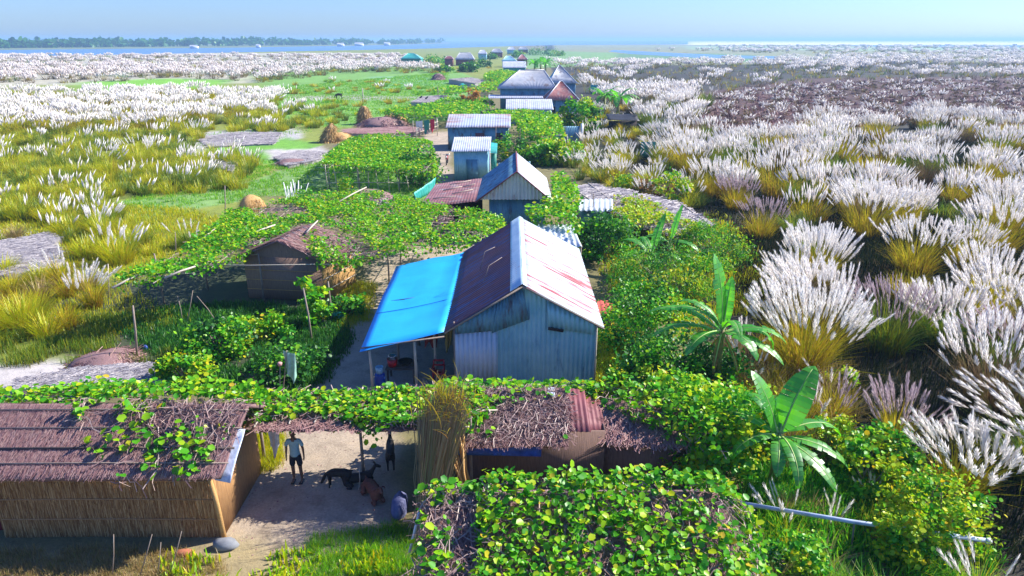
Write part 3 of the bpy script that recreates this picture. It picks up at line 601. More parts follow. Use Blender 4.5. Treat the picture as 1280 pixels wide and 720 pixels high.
def field(name, label, polys, N, dmin, dmax, pfrac, h=(2.2, 3.6), r=(.7, 1.3), nb=60, npl=30, mats=('blade_gold', 'blade_green', 'blade_brown'), seed=0, holes=(), pden=None, bw=.05, pr=.07, far=True, plm='plume', wfun=None, bh=.72, lean=.55, wind=(-.06, 0), lat=.85, seg=2, avoid=2.0, gap=None, space=0):
    """reed bed: clumps with log spacing in distance, one object"""
    rng = np.random.default_rng(700+seed); b = MB(); D = dmin*(dmax/dmin)**rng.uniform(0, 1, N); X = rng.uniform(-1, 1, N)*(lat*D+4)
    px, py = proj(X, D); k = np.zeros(N, bool)
    if gap is not None: gk = fbm(X, D*.6, gap[0], seed+90) < gap[1]
    for pl_ in polys: k |= inpoly(px, py, pl_)
    for hl in holes: k &= ~inpoly(px, py, hl)
    if gap is not None: k &= ~(gk & (rng.uniform(size=N) > gap[2]))
    X, D, px, py = X[k], D[k], px[k], py[k]
    cells = {}; H_ = rng.uniform(*h, len(X)); R0 = rng.uniform(*r, len(X))
    for i in range(len(X)):
        if space:
            sp = space*(1+max(0, D[i]-60)/120); ci, cj = int(X[i]//8), int(D[i]//8)
            if any((X[i]-q[0])**2+(D[i]-q[1])**2 < (sp*(q[2]+R0[i])*.5)**2 for di in (-1, 0, 1) for dj in (-1, 0, 1) for q in cells.get((ci+di, cj+dj), ())): continue
            cells.setdefault((ci, cj), []).append((X[i], D[i], R0[i]))
        if avoid and D[i] < 90 and any((X[i]-q[0])**2+(D[i]-q[1])**2 < (avoid*.5+q[2]*.6)**2 for q in TAKEN): continue
        s = max(1, D[i]/70); pf = pfrac(px[i], py[i], X[i], D[i], rng) if callable(pfrac) else pfrac
        mi = int(rng.choice(len(mats), p=(wfun(px[i], py[i], X[i], D[i]) if wfun else None)))
        has = rng.uniform() < pf; ww = bw*s**.9
        clump(b, b, (X[i], D[i], gz(X[i], D[i])-.03 if D[i] < 90 else -.03), H_[i]*(1 if has else .8), R0[i]*s**.35, int(nb*rng.uniform(.6, 1.3)), int(npl*rng.uniform(.4, 1.4)*(1 if has else 0)), rng, bw=ww, seg=seg, pr=pr*s**.75, pl=(.5*s**.3, .85*s**.3), far=far, mi_b=mi, mi_p=len(mats), bh=bh, lean=lean, wind=(wind[0]+(rng.normal(0, .05) if space else 0), wind[1]+(rng.normal(0, .05) if space else 0)))
    return tag(b.build(name, [M[q] for q in mats]+[M[plm]]), label, 'reeds', kind='stuff')
TAKEN = []
# ------------------------------------------------------------------ main tin house
def tri_gable(b, x0, x1, y, zl, zr, xa, za, pitch=.17, amp=.034, z0=0.0):
    """corrugated gable wall in the plane Y = y between x0..x1, following the roof line"""
    n = int((x1-x0)/pitch*4); u = np.linspace(x0, x1, n+1); top = np.where(u < xa, zl+(za-zl)*(u-x0)/(xa-x0), za+(zr-za)*(u-xa)/(x1-xa))
    off = amp*np.sin(u/pitch*2*PI); V = np.concatenate([np.stack([u, y+off, np.full(n+1, z0)], 1), np.stack([u, y+off, top], 1)]); k = np.arange(n)
    b.add(V, np.stack([k, k+1, k+n+2, k+n+1], 1))
    b.add(V+np.array([0, .006, 0]), np.stack([k, k+n+1, k+n+2, k+1], 1))
HX0, HX1, HXR, HY0, HY1 = -2.02, 2.98, .36, 22.3, 31.2
EZL, EZR, RZ = 2.60, 2.68, 4.12
house = thing('tin_house', 'big grey-blue corrugated tin house with rusty dark and white roof slopes and a blue lean-to', 'house', (.5, 26.7, 0))
b = MB(); tri_gable(b, HX0, HX1, HY0, EZL+.02, EZR-.04, HXR, RZ-.06, z0=.0); wall = b.build('front_wall', M['tin_wall'], house)
b = MB(); b.sheet((HX1, HY0+.02, 0), (HX1, HY1, 0), (HX1, HY1, EZR-.05), (HX1, HY0+.02, EZR-.05), .17, .026, 1); b.build('side_wall', M['tin_wall'], house)
b = MB(); b.sheet((HX0, HY1, 0), (HX0, HY0+.02, 0), (HX0, HY0+.02, EZL-.02), (HX0, HY1, EZL-.02), .13, .014, 1); b.build('side_wall', M['tin_wall'], house)
b = MB(); tri_gable(b, HX0, HX1, HY1, EZL, EZR-.04, HXR, RZ-.06); b.build('back_wall', M['tin_wall'], house)
# overlapping patched sheets on the front wall
b = MB(); b.sheet((HX0-.02, HY0-.06, .02), (-.52, HY0-.06, .02), (-.52, HY0-.045, 2.30), (HX0-.02, HY0-.065, 2.16), .17, .034, 1); b.build('silver_panel', M['tin_silver'], house)['label'] = 'bright newer silver corrugated sheet'
b = MB(); b.sheet((-1.95, HY0-.09, 2.18), (-.62, HY0-.09, 2.30), (-.50, HY0-.07, 3.35), (-1.95, HY0-.07, 2.66), .17, .026, 2)
b.sheet((-.72, HY0-.115, 2.22), (.62, HY0-.11, 2.75), (.34, HY0-.08, 3.92), (-.50, HY0-.08, 3.42), .17, .026, 2); b.build('patch_sheet', M['tin_bluegrey'], house)
b = MB(); b.sheet((1.30, HY0-.10, 2.42), (2.92, HY0-.08, 2.14), (2.94, HY0-.07, 2.66), (1.22, HY0-.07, 3.42), .17, .026, 2); b.build('patch_sheet', M['tin_wall'], house)
MB().box((1.55, HY0-.12, 2.36), (.55, .05, .10), ry=.18).build('window_slot', M['dark_in'], house)
for x in (HX0-.04, HX1+.03): MB().tube([(x, HY0-.04, -.05), (x, HY0-.03, 2.62)], .035, 6).build('corner_post', M['bamboo'] if x > 0 else M['pole'], house)
# roof
x_el, x_er, y0, y1 = -2.36, 3.22, 21.95, 31.45
zl = RZ-(RZ-EZL)*(HXR-x_el)/(HXR-HX0); zr = RZ-(RZ-EZR)*(x_er-HXR)/(HX1-HXR)
b = MB(); b.sheet((x_el, y0, zl), (x_el, y1, zl), (HXR, y1, RZ), (HXR, y0, RZ), .22, .028, 8, .008); b.build('left_roof_slope', M['tin_roof_rust'], house)['label'] = 'rusty dark purple roof slope'
b = MB(); b.sheet((x_er, y1, zr), (x_er, y0, zr), (HXR, y0, RZ), (HXR, y1, RZ), .22, .014, 8, .008)
white = b.build('right_roof_slope', M['tin_roof_white'], house); white['label'] = 'white painted roof slope with red rust streaks'
b = MB(); kl = (RZ-EZL)/(HXR-HX0); kr = (RZ-EZR)/(HX1-HXR)
b.sheet((HXR-.42, y0-.03, RZ-.42*kl+.028), (HXR-.42, y1+.02, RZ-.42*kl+.028), (HXR, y1+.02, RZ+.045), (HXR, y0-.03, RZ+.045), 0.3, 0, 6, .006, jit=.02)
b.sheet((HXR+.16, y1+.02, RZ-.16*kr+.028), (HXR+.16, y0-.03, RZ-.16*kr+.028), (HXR, y0-.03, RZ+.045), (HXR, y1+.02, RZ+.045), 0.3, 0, 6, .006)
b.build('ridge_cap', M['tin_ridge'], house)
b = MB()
for k in range(2): b.box((HXR+.45+k*.1, y1-.25-k*.4, RZ-.40-.05*k), (.7, .5, .01), ry=math.atan(kr))
b = MB(); 
for p0, p1 in (((x_el, y0-.02, zl-.05), (HXR, y0-.02, RZ-.05)), ((HXR, y0-.02, RZ-.05), (x_er, y0-.02, zr-.05))): b.tube([p0, p1], .035, 5)
b.build('barge_pole', M['pole'], house)
b = MB(); b.tube([(-1.3, 26.2, 3.25), (-1.1, 26.6, 3.9), (-.7, 26.9, 4.0)], .014, 4); b.tube([(-1.1, 24.8, 3.2), (-.9, 25.2, 3.75), (-.4, 25.8, 3.9)], .012, 4); b.build('wire', M['pole'], house)
# lean-to with blue tarpaulin: the cloth is continuous, posts carry it
b = MB(); A_, B_, C_, D_ = (-5.32, 21.55, 1.84), (x_el-.02, 21.9, zl-.03), (x_el+.15, 31.3, zl+.02), (-5.5, 30.8, 1.92)
b.sheet(A_, B_, C_, D_, 1, 0, 14, .006, sag=.09, jit=.14); tp = b.build('tarpaulin', M['tarp'], house, smooth=False)
b = MB()
for u in (.36, ):
    p0 = np.array(A_)*(1-u)+np.array(D_)*u; p1 = np.array(B_)*(1-u)+np.array(C_)*u; s = np.linspace(0.02, .98, 12)
    b.tube([tuple(p0*(1-q)+p1*q-np.array([0, 0, .06*math.sin(q*PI)*math.sin(u*PI)-.008])) for q in s], .012, 4)
b.build('tarp_seam', M['tarp_seam'], tp)
for (x, y, z, mt) in ((-5.0, 21.75, 1.88, 'bamboo'), (-3.45, 21.95, 2.22, 'bamboo'), (-5.15, 26.2, 1.85, 'pole'), (-5.3, 30.4, 1.9, 'pole'), (-3.9, 26, 2.1, 'pole'), (-4.4, 23.9, 2.0, 'pole'), (-2.9, 23.2, 2.35, 'bamboo'), (-3.5, 30.6, 2.1, 'pole')):
    z -= .12; MB().tube([(x, y, -.1), (x+.02, y, z*.5), (x, y, z)], [.06, .055, .045], 7).build('porch_post', M[mt], house)
b = MB()
for y in (21.75, 26.2, 30.4): b.tube([(-5.3, y, 1.84), (x_el, y, zl-.1)], .03, 5)
b.tube([(-5.05, 21.6, 1.78), (-5.3, 30.8, 1.80)], .03, 5); b.build('porch_rafter', M['pole'], house)
# things under the lean-to
def pot(name, lab, cat, c, prof, mat, n=16, handle=None):
    o = MB().lathe(c, prof, n).build(name, M[mat], None, smooth=True, origin=c); tag(o, lab, cat)
    return o
y = 22.6
o = thing('plastic_table', 'dark low table under the blue lean-to holding pots and pails', 'table', (-4.1, y+.3, 0))
MB().box((-4.1, y+.3, .62), (1.1, .8, .05)).build('table_top', M['dark_pole'], o)
for sx in (-.48, .48):
    for sy in (-.32, .32): MB().box((-4.1+sx, y+.3+sy, .3), (.06, .06, .6)).build('leg', M['dark_pole'], o)
pot('water_barrel', 'blue plastic barrel standing at the left front of the blue lean-to', 'barrel', (-4.78, 22.1, 0), [(.001, 0), (.17, 0), (.19, .2), (.19, .62), (.16, .68), (.001, .68)], 'blue')
pot('pail', 'pale blue pail on top of the blue barrel under the lean-to', 'pail', (-4.78, 22.1, .685), [(.001, 0), (.11, 0), (.15, .26), (.14, .26), (.10, .02), (.001, .02)], 'pail')
pot('tub', 'red plastic tub on the dark table behind the pale blue pail', 'tub', (-4.42, 22.75, .65), [(.001, 0), (.16, 0), (.2, .3), (.19, .3), (.15, .02), (.001, .02)], 'red')
pot('cooking_pot', 'round shiny steel pot set inside the red tub under the lean-to', 'pot', (-4.40, 22.75, .82), [(.001, 0), (.12, .01), (.165, .12), (.14, .24), (.155, .26), (.13, .26), (.001, .1)], 'steel')
pot('cooking_pot', 'black iron pan on the dark table right of the steel pot', 'pot', (-3.95, 22.85, .65), [(.001, 0), (.13, .01), (.26, .16), (.27, .17), (.12, .03), (.001, .03)], 'black')
o = thing('plastic_chair', 'red plastic armchair under the blue lean-to near the silver panel', 'chair', (-2.72, 22.7, 0))
cx, cy = -2.72, 22.7
MB().box((cx, cy, .42), (.44, .42, .035)).build('seat', M['red'], o)
b = MB(); b.box((cx, cy+.22, .80), (.42, .03, .08), rx=.15); b.box((cx, cy+.2, .62), (.40, .03, .06), rx=.15)
for k in (-.19, .19): b.box((cx+k, cy+.2, .62), (.05, .03, .42), rx=.12)
b.build('backrest', M['red'], o)
for k in (-1, 1):
    MB().box((cx+k*.22, cy, .62), (.045, .40, .03)).build('armrest', M['red'], o)
    for j in (-1, 1): MB().tube([(cx+k*.21, cy+j*.19, 0), (cx+k*.19, cy+j*.18, .42 if j > 0 else .61)], .022, 6).build('leg', M['red'], o)
def cloth(name, lab, cat, p0, p1, drop, mat, folds=5, seed=1, depth=.06):
    rng = np.random.default_rng(seed); nu, nv = 14, 8; V = []
    for j in range(nv+1):
        for i in range(nu+1):
            u, v = i/nu, j/nv; q = np.array(p0)*(1-u)+np.array(p1)*u
            V.append((q[0]+.05*math.sin(v*3+u*2)*v, q[1]+depth*math.sin(u*folds*PI+v)*(.3+v), q[2]-drop*v*(1+.18*math.sin(u*7+seed)*v)-.03*math.sin(u*PI)))
    k = nu+1; F_ = [(j*k+i, j*k+i+1, (j+1)*k+i+1, (j+1)*k+i) for j in range(nv) for i in range(nu)]
    V = np.array(V); b = MB(); b.add(V, F_); b.add(V+np.array([0, .006, 0]), [f[::-1] for f in F_]); return tag(b.build(name, M[mat], None, smooth=True, origin=p0), lab, cat)
cloth('hanging_cloth', 'dark red cloth hanging inside the blue lean-to', 'cloth', (-3.3, 23.3, 2.05), (-2.75, 23.3, 2.1), .85, 'darkred', 5, 2)
cloth('hanging_cloth', 'yellow-brown bundle of cloth hanging beside the doorway in the lean-to', 'cloth', (-2.5, 23.0, 2.15), (-2.2, 23.0, 2.15), .9, 'straw_solid' if 'straw_solid' in M else 'pole', 4, 5)

# ------------------------------------------------------------------ second tin house
o = thing('tin_house', 'tin house with a striped corrugated gable and maroon edges behind the big house', 'house', (.3, 45, 0)); h2 = o
b = MB(); b.sheet((-1.45, 42.9, 0), (2.1, 42.9, 0), (2.1, 42.9, 2.5), (-1.45, 42.9, 2.5), .15, .02, 1); b.build('front_wall', M['tin_bluegrey'], o)
b = MB(); b.sheet((2.1, 42.9, 0), (2.1, 49.5, 0), (2.1, 49.5, 2.5), (2.1, 42.9, 2.5), .15, .02, 1); b.build('side_wall', M['tin_wall'], o)
b = MB(); b.sheet((-1.45, 49.5, 0), (-1.45, 42.9, 0), (-1.45, 42.9, 2.5), (-1.45, 49.5, 2.5), .15, .02, 1); b.build('side_wall', M['tin_bluegrey'], o)
b = MB(); tri_gable(b, -2.0, 2.3, 42.45, 2.53, 2.53, .3, 4.22, .24, .085, z0=2.5); b.build('gable_sheet', M['tin_gable'] if 'tin_gable' in M else M['tin_silver'], o)
b = MB(); b.sheet((-2.25, 42.2, 2.42), (-2.25, 50, 2.42), (.3, 50, 4.3), (.3, 42.2, 4.3), .2, .02, 4, .01); b.build('left_roof_slope', M['tin_bluegrey'], o)
b = MB(); b.sheet((2.55, 50, 2.42), (2.55, 42.2, 2.42), (.3, 42.2, 4.3), (.3, 50, 4.3), .2, .01, 4, .01); b.build('right_roof_slope', M['tin_roof_pale'], o)
b = MB(); b.tube([(-2.3, 42.15, 2.40), (.3, 42.15, 4.32), (2.6, 42.15, 2.40)], .05, 5); b.tube([(.3, 42.15, 4.34), (.3, 50, 4.34)], .06, 5); b.build('ridge_cap', M['tin_maroon'], o)
b = MB(); b.sheet((-5.9, 42.4, 2.0), (-2.2, 42.4, 2.38), (-2.2, 49.4, 2.5), (-5.6, 49.4, 2.1), .2, .015, 5, .01, jit=.08); b.build('lean_to_roof', M['tin_roof_rust2'] if 'tin_roof_rust2' in M else M['tin_roof_rust'], o)
for x, y in ((-5.7, 42.6), (-4.2, 42.6), (-2.9, 42.6), (-5.5, 49.2)): MB().tube([(x, y, -.05), (x, y, 2.05)], .06, 6).build('post', M['pole'], o)
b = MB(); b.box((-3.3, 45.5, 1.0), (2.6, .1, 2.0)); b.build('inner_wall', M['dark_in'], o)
rngp = np.random.default_rng(9)
for k, (u, v) in enumerate([(.1, .2), (.25, .6), (.5, .35), (.35, .9), (.7, .7)]):
    x = -5.5+u*3; yy = 43+v*6; tag(MB().tube([(x, yy, 2.15+u*.3), (x+rngp.uniform(.8, 1.6), yy+rngp.uniform(-.6, .6), 2.35+u*.3)], [.04, .03], 5).build('branch', M['bamboo'], None, origin=(x, yy, 2.15)), ['crooked pale branch on the rusty lean-to roof, nearest the outer corner', 'pale branch lying across the middle left of the rusty lean-to roof', 'pale branch on the rusty lean-to roof near its front edge', 'pale branch at the back of the rusty lean-to roof', 'pale branch on the rusty lean-to roof closest to the tin house slope'][k], 'branch', 'branches laid on the rusty lean-to roof')
tag(MB().sheet((-2.2, 42.05, .15), (-1.5, 42.0, .05), (-1.5, 42.1, 1.5), (-2.2, 42.2, .95), .12, .01, 2, .02).build('wood_panel', M['pink_wood'], None, origin=(-1.8, 42, 0)), 'pinkish board leaning at the left corner of the striped gable house', 'board')

# ------------------------------------------------------------------ sheds and houses farther along the village
def shed(label, x0, x1, y0, y1, zf_, zb, mats=('tin_wall', 'tin_roof_pale'), name='tin_shed', cat='shed', door=None, over=.25, pitch=.2, extra=None):
    o = thing(name, label, cat, ((x0+x1)/2, (y0+y1)/2, 0)); w_, r_ = mats
    for nm, a, b_, za, zb_ in (('front_wall', (x0, y0), (x1, y0), zf_, zf_), ('side_wall', (x1, y0), (x1, y1), zf_, zb), ('back_wall', (x1, y1), (x0, y1), zb, zb), ('side_wall', (x0, y1), (x0, y0), zb, zf_)):
        MB().sheet((*a, 0), (*b_, 0), (*b_, zb_-.04), (*a, za-.04), pitch, .02, 1).build(nm, M[w_], o)
    s = (zb-zf_)/(y1-y0)
    MB().sheet((x0-over, y0-over, zf_-over*s), (x1+over, y0-over, zf_-over*s), (x1+over, y1+over, zb+over*s), (x0-over, y1+over, zb+over*s), pitch, .02, 4, .015, jit=.05).build('roof', M[r_], o)
    for d0, d1, m_ in (door or ()): MB().box(((d0+d1)/2, y0-.05, .95), (d1-d0, .04, 1.9)).build('door', M[m_], o)
    return o
def hip(label, x0, x1, y0, y1, ze, zr, rx0, rx1, mats=('tin_wall', 'tin_roof_grey'), over=.4, gable=None, porch=None, group=None, doors=(), name='tin_house', z0w=0, ydir=None, cat='house'):
    o = thing(name, label, cat, ((x0+x1)/2, (y0+y1)/2, 0), group); w_, r_ = mats; ym = (y0+y1)/2
    for nm, a, b_ in (('front_wall', (x0, y0), (x1, y0)), ('side_wall', (x1, y0), (x1, y1)), ('back_wall', (x1, y1), (x0, y1)), ('side_wall', (x0, y1), (x0, y0))):
        MB().sheet((*a, z0w), (*b_, z0w), (*b_, ze), (*a, ze), .3, .03, 1).build(nm, M[w_], o)
    X0, X1, Y0, Y1 = x0-over, x1+over, y0-over, y1+over; R0, R1 = (rx0, ym, zr), (rx1, ym, zr); ez = ze-.12
    def tri_sheet(a, b_, c, d): 
        return MB().sheet(a, b_, c, d, .3, .025, 3, .02)
    tri_sheet((X0, Y0, ez), (X1, Y0, ez), R1, R0).build('roof_slope', M[r_ if not isinstance(r_, tuple) else r_[0]], o)
    r2 = r_ if not isinstance(r_, tuple) else r_[1]
    tri_sheet((X1, Y1, ez), (X0, Y1, ez), R0, R1).build('roof_slope', M[r2], o)
    tri_sheet((X1, Y0, ez), (X1, Y1, ez), (R1[0]+.01, ym+.01, zr), (R1[0]+.01, ym-.01, zr)).build('roof_slope', M[r2], o)
    tri_sheet((X0, Y1, ez), (X0, Y0, ez), (R0[0]-.01, ym-.01, zr), (R0[0]-.01, ym+.01, zr)).build('roof_slope', M[r2], o)
    b = MB()
    for a, b_ in ((R0, R1), (R0, (X0, Y0, ez)), (R1, (X1, Y0, ez)), (R0, (X0, Y1, ez)), (R1, (X1, Y1, ez))): b.tube([(a[0], a[1], a[2]+.03), (b_[0]+1e-3, b_[1], b_[2]+.03)], .07, 5)
    b.build('ridge_cap', M['tin_roof_pale'], o)
    for d0, d1, z_, m_ in doors: MB().box(((d0+d1)/2, y0-.06, z_*.5), (d1-d0, .05, z_)).build('door', M[m_], o)
    if porch:
        px0, px1, pd, pz0, pz1 = porch
        MB().sheet((px0, y0-pd, pz0), (px1, y0-pd, pz0), (px1, y0+.02, pz1), (px0, y0+.02, pz1), .3, .02, 2, .02).build('porch_roof', M['tin_roof_pale'], o)
        for x in np.linspace(px0+.2, px1-.2, 4): MB().tube([(x, y0-pd+.15, 0), (x, y0-pd+.15, pz0)], .06, 5).build('post', M['pole'], o)
    return o
a = shed('small blue-grey tin shed with pale sloping roof beside the path', -5.2, -2.2, 61.5, 65, 2.7, 3.35, ('tin_wall', 'tin_roof_pale'), door=((-4.1, -3.1, 'tin_bluegrey'),))
MB().box((-2.0, 61.42, 1.3), (.12, .12, 2.6)).build('corner_post', M['white'], a)
b_ = MB(); b_.sheet((-1.95, 61.3, 2.5), (-1.35, 61.3, 2.45), (-1.35, 64.5, 2.9), (-1.95, 64.5, 3.0), .1, .01, 2); tag(b_.build('awning', M['tin_teal'], a), 'teal plastic awning sheet', None)
tag(MB().box((-1.65, 62, 1.2), (.5, .06, 2.3)).build('green_cloth', M['green_wall'], a), 'green sheet hung on the side', None)
tag(MB().sheet((-1.2, 59.6, 0), (1.6, 59.9, 0), (1.6, 59.9, 2.0), (-1.2, 59.6, 1.9), .18, .03, 1, .02).build('tin_fence', M['tin_bluegrey'], None, origin=(0, 59.7, 0)), 'blue-grey corrugated tin fence panel right of the small shed', 'fence')
shed('long tin shed with half rusty half pale roof beyond the small shed', -7.4, -.4, 80, 84.5, 2.6, 3.5, ('tin_bluegrey', 'tin_roof_mixed' if 'tin_roof_mixed' in M else 'tin_roof_pale'), door=((-4.2, -3.2, 'tin_maroon'), (-1.9, -1.1, 'dark_in')), pitch=.3)
hip('widest tin house with grey hipped roof over a lower porch in the village middle', -2.0, 7.2, 121, 129, 4.3, 7.0, 1.4, 5.6, ('tin_bluegrey', 'tin_roof_grey'), porch=(-4.0, 5.4, 2.4, 2.75, 3.15), doors=((-.8, 1.2, 2.3, 'dark_in'), (2.6, 3.6, 2.2, 'dark_in')))
hip('small tin house with rusty red pyramid roof right of the wide grey house', 5.6, 10.3, 112, 118, 3.1, 5.7, 7.8, 8.1, ('tin_bluegrey', ('tin_roof_red', 'tin_roof_red')), doors=((7.6, 8.4, 2.1, 'tin_maroon'), (6.3, 6.9, 2.0, 'dark_in')))
shed('low shed with pale patched lean-to roof in front of the rusty red roof', -.7, 5.9, 104.5, 109, 2.3, 3.3, ('tin_wall', 'tin_roof_pale'), pitch=.3)
hip('tin house with grey pyramid roof behind the rusty red one', 8.0, 13.2, 148, 155, 3.6, 6.9, 9.9, 10.2, ('tin_bluegrey', ('tin_roof_grey', 'tin_wall')))
tag(MB().sheet((5.2, 83, 0), (8.2, 84, 0), (8.2, 84, 2.2), (5.2, 83, 2.3), .3, .03, 1, .03).build('tin_fence', M['tin_bluegrey'], None, origin=(6.7, 83.5, 0)), 'dark blue-grey tin screen at the foot of the rusty red roof house', 'fence')
tag(MB().box((8.45, 84, 1.3), (.35, .1, 2.4)).build('white_board', M['white'], None, origin=(8.45, 84, 0)), 'upright white board at the right end of the tin screen', 'board')
def far_house(label, px0, px1, pyb, hw, hr, mats, depth=7, rx=(.25, .75), doors=()):
    x0, y0, _ = P(px0, pyb); x1, _, _ = P(px1, pyb); return hip(label, x0, x1, y0, y0+depth, hw, hr, x0+(x1-x0)*rx[0], x0+(x1-x0)*rx[1], mats, group='houses far along the village', doors=doors)
far_house('bright teal green house alone in the meadow left of the village', 502, 526, 83.5, 3.6, 6.0, ('green_wall', 'tin_teal'), 9, (.3, .6))
far_house('small dark red hut left of the purple-roofed far house', 556, 566, 82.5, 3.2, 4.5, ('tin_maroon', 'tin_maroon'), 5)
far_house('far house with wide purplish grey hipped roof', 570, 592, 82, 3.0, 6.0, ('tin_maroon', 'tin_roof_grey'), 8, (.2, .8))
far_house('far pale blue-grey house right of the purple-roofed one', 598, 608, 75, 3.6, 6, ('tin_wall', 'tin_roof_pale'))
far_house('far brown house with white door right of the pale blue-grey one', 614, 628, 72, 3.4, 6, ('tin_maroon', 'tin_roof_grey'))
far_house('far house with dark blue roof behind the long white roof', 628, 645, 84, 2.8, 5.0, ('tin_bluegrey', 'tin_wall'), 7, (.3, .6))
far_house('far house with blue and maroon roof touching the dark blue one', 647, 659, 82.5, 3, 5.2, ('tin_maroon', ('tin_roof_red', 'tin_wall')), 7, (.4, .6))
x0, y0, _ = P(629, 93)
shed('long low white-roofed shed in front of the far dark blue roof', x0, x0+8.2, y0, y0+6, 2.4, 4.3, ('tin_teal', 'tin_roof_pale'), pitch=.4)
far_house('tiny far house at the very end of the village', 634, 644, 68, 3.5, 6, ('tin_wall', 'tin_roof_pale'))
far_house('tiny far dark house at the village end beside the pale one', 648, 660, 67, 3.2, 6, ('tin_maroon', 'tin_roof_grey'))

# ------------------------------------------------------------------ thatched huts
def straws(b, S, n, rng, ln=.45, wd=.014, along=(0, -1), jit=.25, lift=.03, mi=0):
    """loose straws over a sloped patch; S(u,v)->xyz arrays, running down the slope (v)"""
    u = rng.uniform(0, 1, n); v = rng.uniform(0, .94, n); L_ = ln*rng.uniform(.4, 1.2, n)
    p0 = S(u, v); dv = np.stack([S(u, v+.02)-p0], 0)[0]; dv /= np.linalg.norm(dv, axis=1)[:, None]; du = S(u+.02, v)-p0; du /= np.linalg.norm(du, axis=1)[:, None]
    d = dv+du*rng.normal(0, jit, n)[:, None]; d /= np.linalg.norm(d, axis=1)[:, None]; nr = np.cross(du, dv); nr *= np.where(np.abs(nr[:, 2]) > .05, np.sign(nr[:, 2]), -np.sign(nr[:, 1]+1e-9))[:, None]
    p0 = p0+nr*rng.uniform(0, lift, n)[:, None]; p1 = p0+d*L_[:, None]+nr*rng.uniform(-.01, lift*1.3, n)[:, None]; w_ = np.cross(d, nr)*wd*.5*rng.uniform(.5, 1.5, n)[:, None]
    V = np.stack([p0-w_, p0+w_, p1+w_, p1-w_], 1).reshape(-1, 3); b.add(V, (np.arange(n)*4)[:, None]+np.arange(4), mi)
def patch(a, b_, c, d):   # a,b top edge; d,c bottom edge
    a, b_, c, d = map(lambda q: np.array(q, float), (a, b_, c, d))
    return lambda u, v: (a*(1-u)[:, None]+b_*u[:, None])*(1-v)[:, None]+(d*(1-u)[:, None]+c*u[:, None])*v[:, None]
def slab(b, a, b_, c, d, th=.12, nu=24, nv=8, rag=.05, seed=0):
    S = patch(a, b_, c, d); u, v = np.meshgrid(np.linspace(0, 1, nu+1), np.linspace(0, 1, nv+1)); T = S(u.ravel(), v.ravel()); rg = np.random.default_rng(seed)
    T[:, 2] += .05*(fbm(T[:, 0], T[:, 1], .8, seed)-.5); e = (v.ravel() == 1); T[e, 2] += rg.uniform(-rag, rag*.3, e.sum())
    Bt = T-np.array([0, 0, th]); m = nu+1; i, j = np.meshgrid(np.arange(nv), np.arange(nu), indexing='ij'); q = (i*m+j).ravel(); N = len(T)
    F_ = [np.stack([q, q+m, q+m+1, q+1], 1), np.stack([q, q+1, q+m+1, q+m], 1)+N]; k = np.arange(nu); z = nv*m; e2 = np.arange(nv)
    F_ += [np.stack([z+k, z+k+N, z+k+1+N, z+k+1], 1), np.stack([k, k+1, k+1+N, k+N], 1), np.stack([e2*m, e2*m+N, (e2+1)*m+N, (e2+1)*m], 1), np.stack([e2*m+nu, (e2+1)*m+nu, (e2+1)*m+nu+N, e2*m+nu+N], 1)]
    b.add(np.concatenate([T, Bt]), np.concatenate(F_)); return S
# near left hut
rng = np.random.default_rng(21)
hutA = thing('thatched_hut', 'long reed-walled hut with sloping thatch at the lower left corner', 'hut', (-10, 15, 0))
MB().box((-10.2, 14.32, .98), (5.6, .06, 1.96)).build('front_wall', M['mat_wall'], hutA)
MB().box((-7.42, 15.7, 1.0), (.06, 2.7, 2.0)).build('side_wall', M['mat_wall'], hutA)
MB().box((-10.2, 17.1, .98), (5.6, .06, 1.96)).build('back_wall', M['mat_wall'], hutA)
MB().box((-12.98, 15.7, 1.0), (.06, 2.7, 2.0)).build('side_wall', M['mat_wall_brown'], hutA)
b = MB(); straws(b, patch((-13, 14.285, 1.95), (-7.42, 14.285, 1.95), (-7.42, 14.285, .1), (-13, 14.285, .1)), 7000, rng, .55, .012, jit=.05, lift=.012); b.build('reeds', M['straw_wall'], hutA)
for z in (.55, 1.15, 1.7):
    b = MB(); b.tube([(-12.95, 14.27, z), (-10, 14.26, z+.03), (-7.45, 14.27, z)], .018, 5); b.build('batten', M['mat_wall'], hutA)
MB().tube([(-7.36, 14.22, -.1), (-7.40, 14.24, 1.0), (-7.50, 14.24, 2.05)], [.065, .06, .055], 7).build('corner_post', M['mat_gold'], hutA)
b = MB(); S1 = slab(b, (-13.9, 15.75, 3.05), (-6.9, 15.75, 3.05), (-7.05, 13.95, 2.10), (-13.9, 13.95, 2.06), seed=1); S2 = slab(b, (-6.9, 15.75, 3.05), (-13.9, 15.75, 3.05), (-13.9, 17.6, 1.95), (-6.9, 17.6, 1.95), seed=2); th = b.build('thatch_roof', M['thatch'], hutA)
b = MB(); straws(b, S1, 17000, rng, .26, .010, jit=.14); straws(b, S2, 2500, rng, .42, .016, jit=.2); b.build('straw', M['straw_rose'], th)
for v in (.12, .38, .66, .86):
    a0 = S1(np.array([0.]), np.array([v]))[0]; a1 = S1(np.array([1.]), np.array([v]))[0]; MB().tube([tuple(a0+[0, 0, .05]), tuple((a0+a1)/2+[0, 0, .07]), tuple(a1+[.1, 0, .05])], .028 if v == .66 else .017, 5).build('roof_batten', M['dark_pole'] if v == .66 else M['pole'], hutA)
b = MB(); b.sheet((-7.25, 14.0, 1.96), (-6.85, 13.95, 1.9), (-6.75, 15.0, 2.75), (-7.2, 15.1, 2.72), 1, 0, 6, .01, jit=.15); b.build('plastic_sheet', M['plastic_sheet'], hutA)
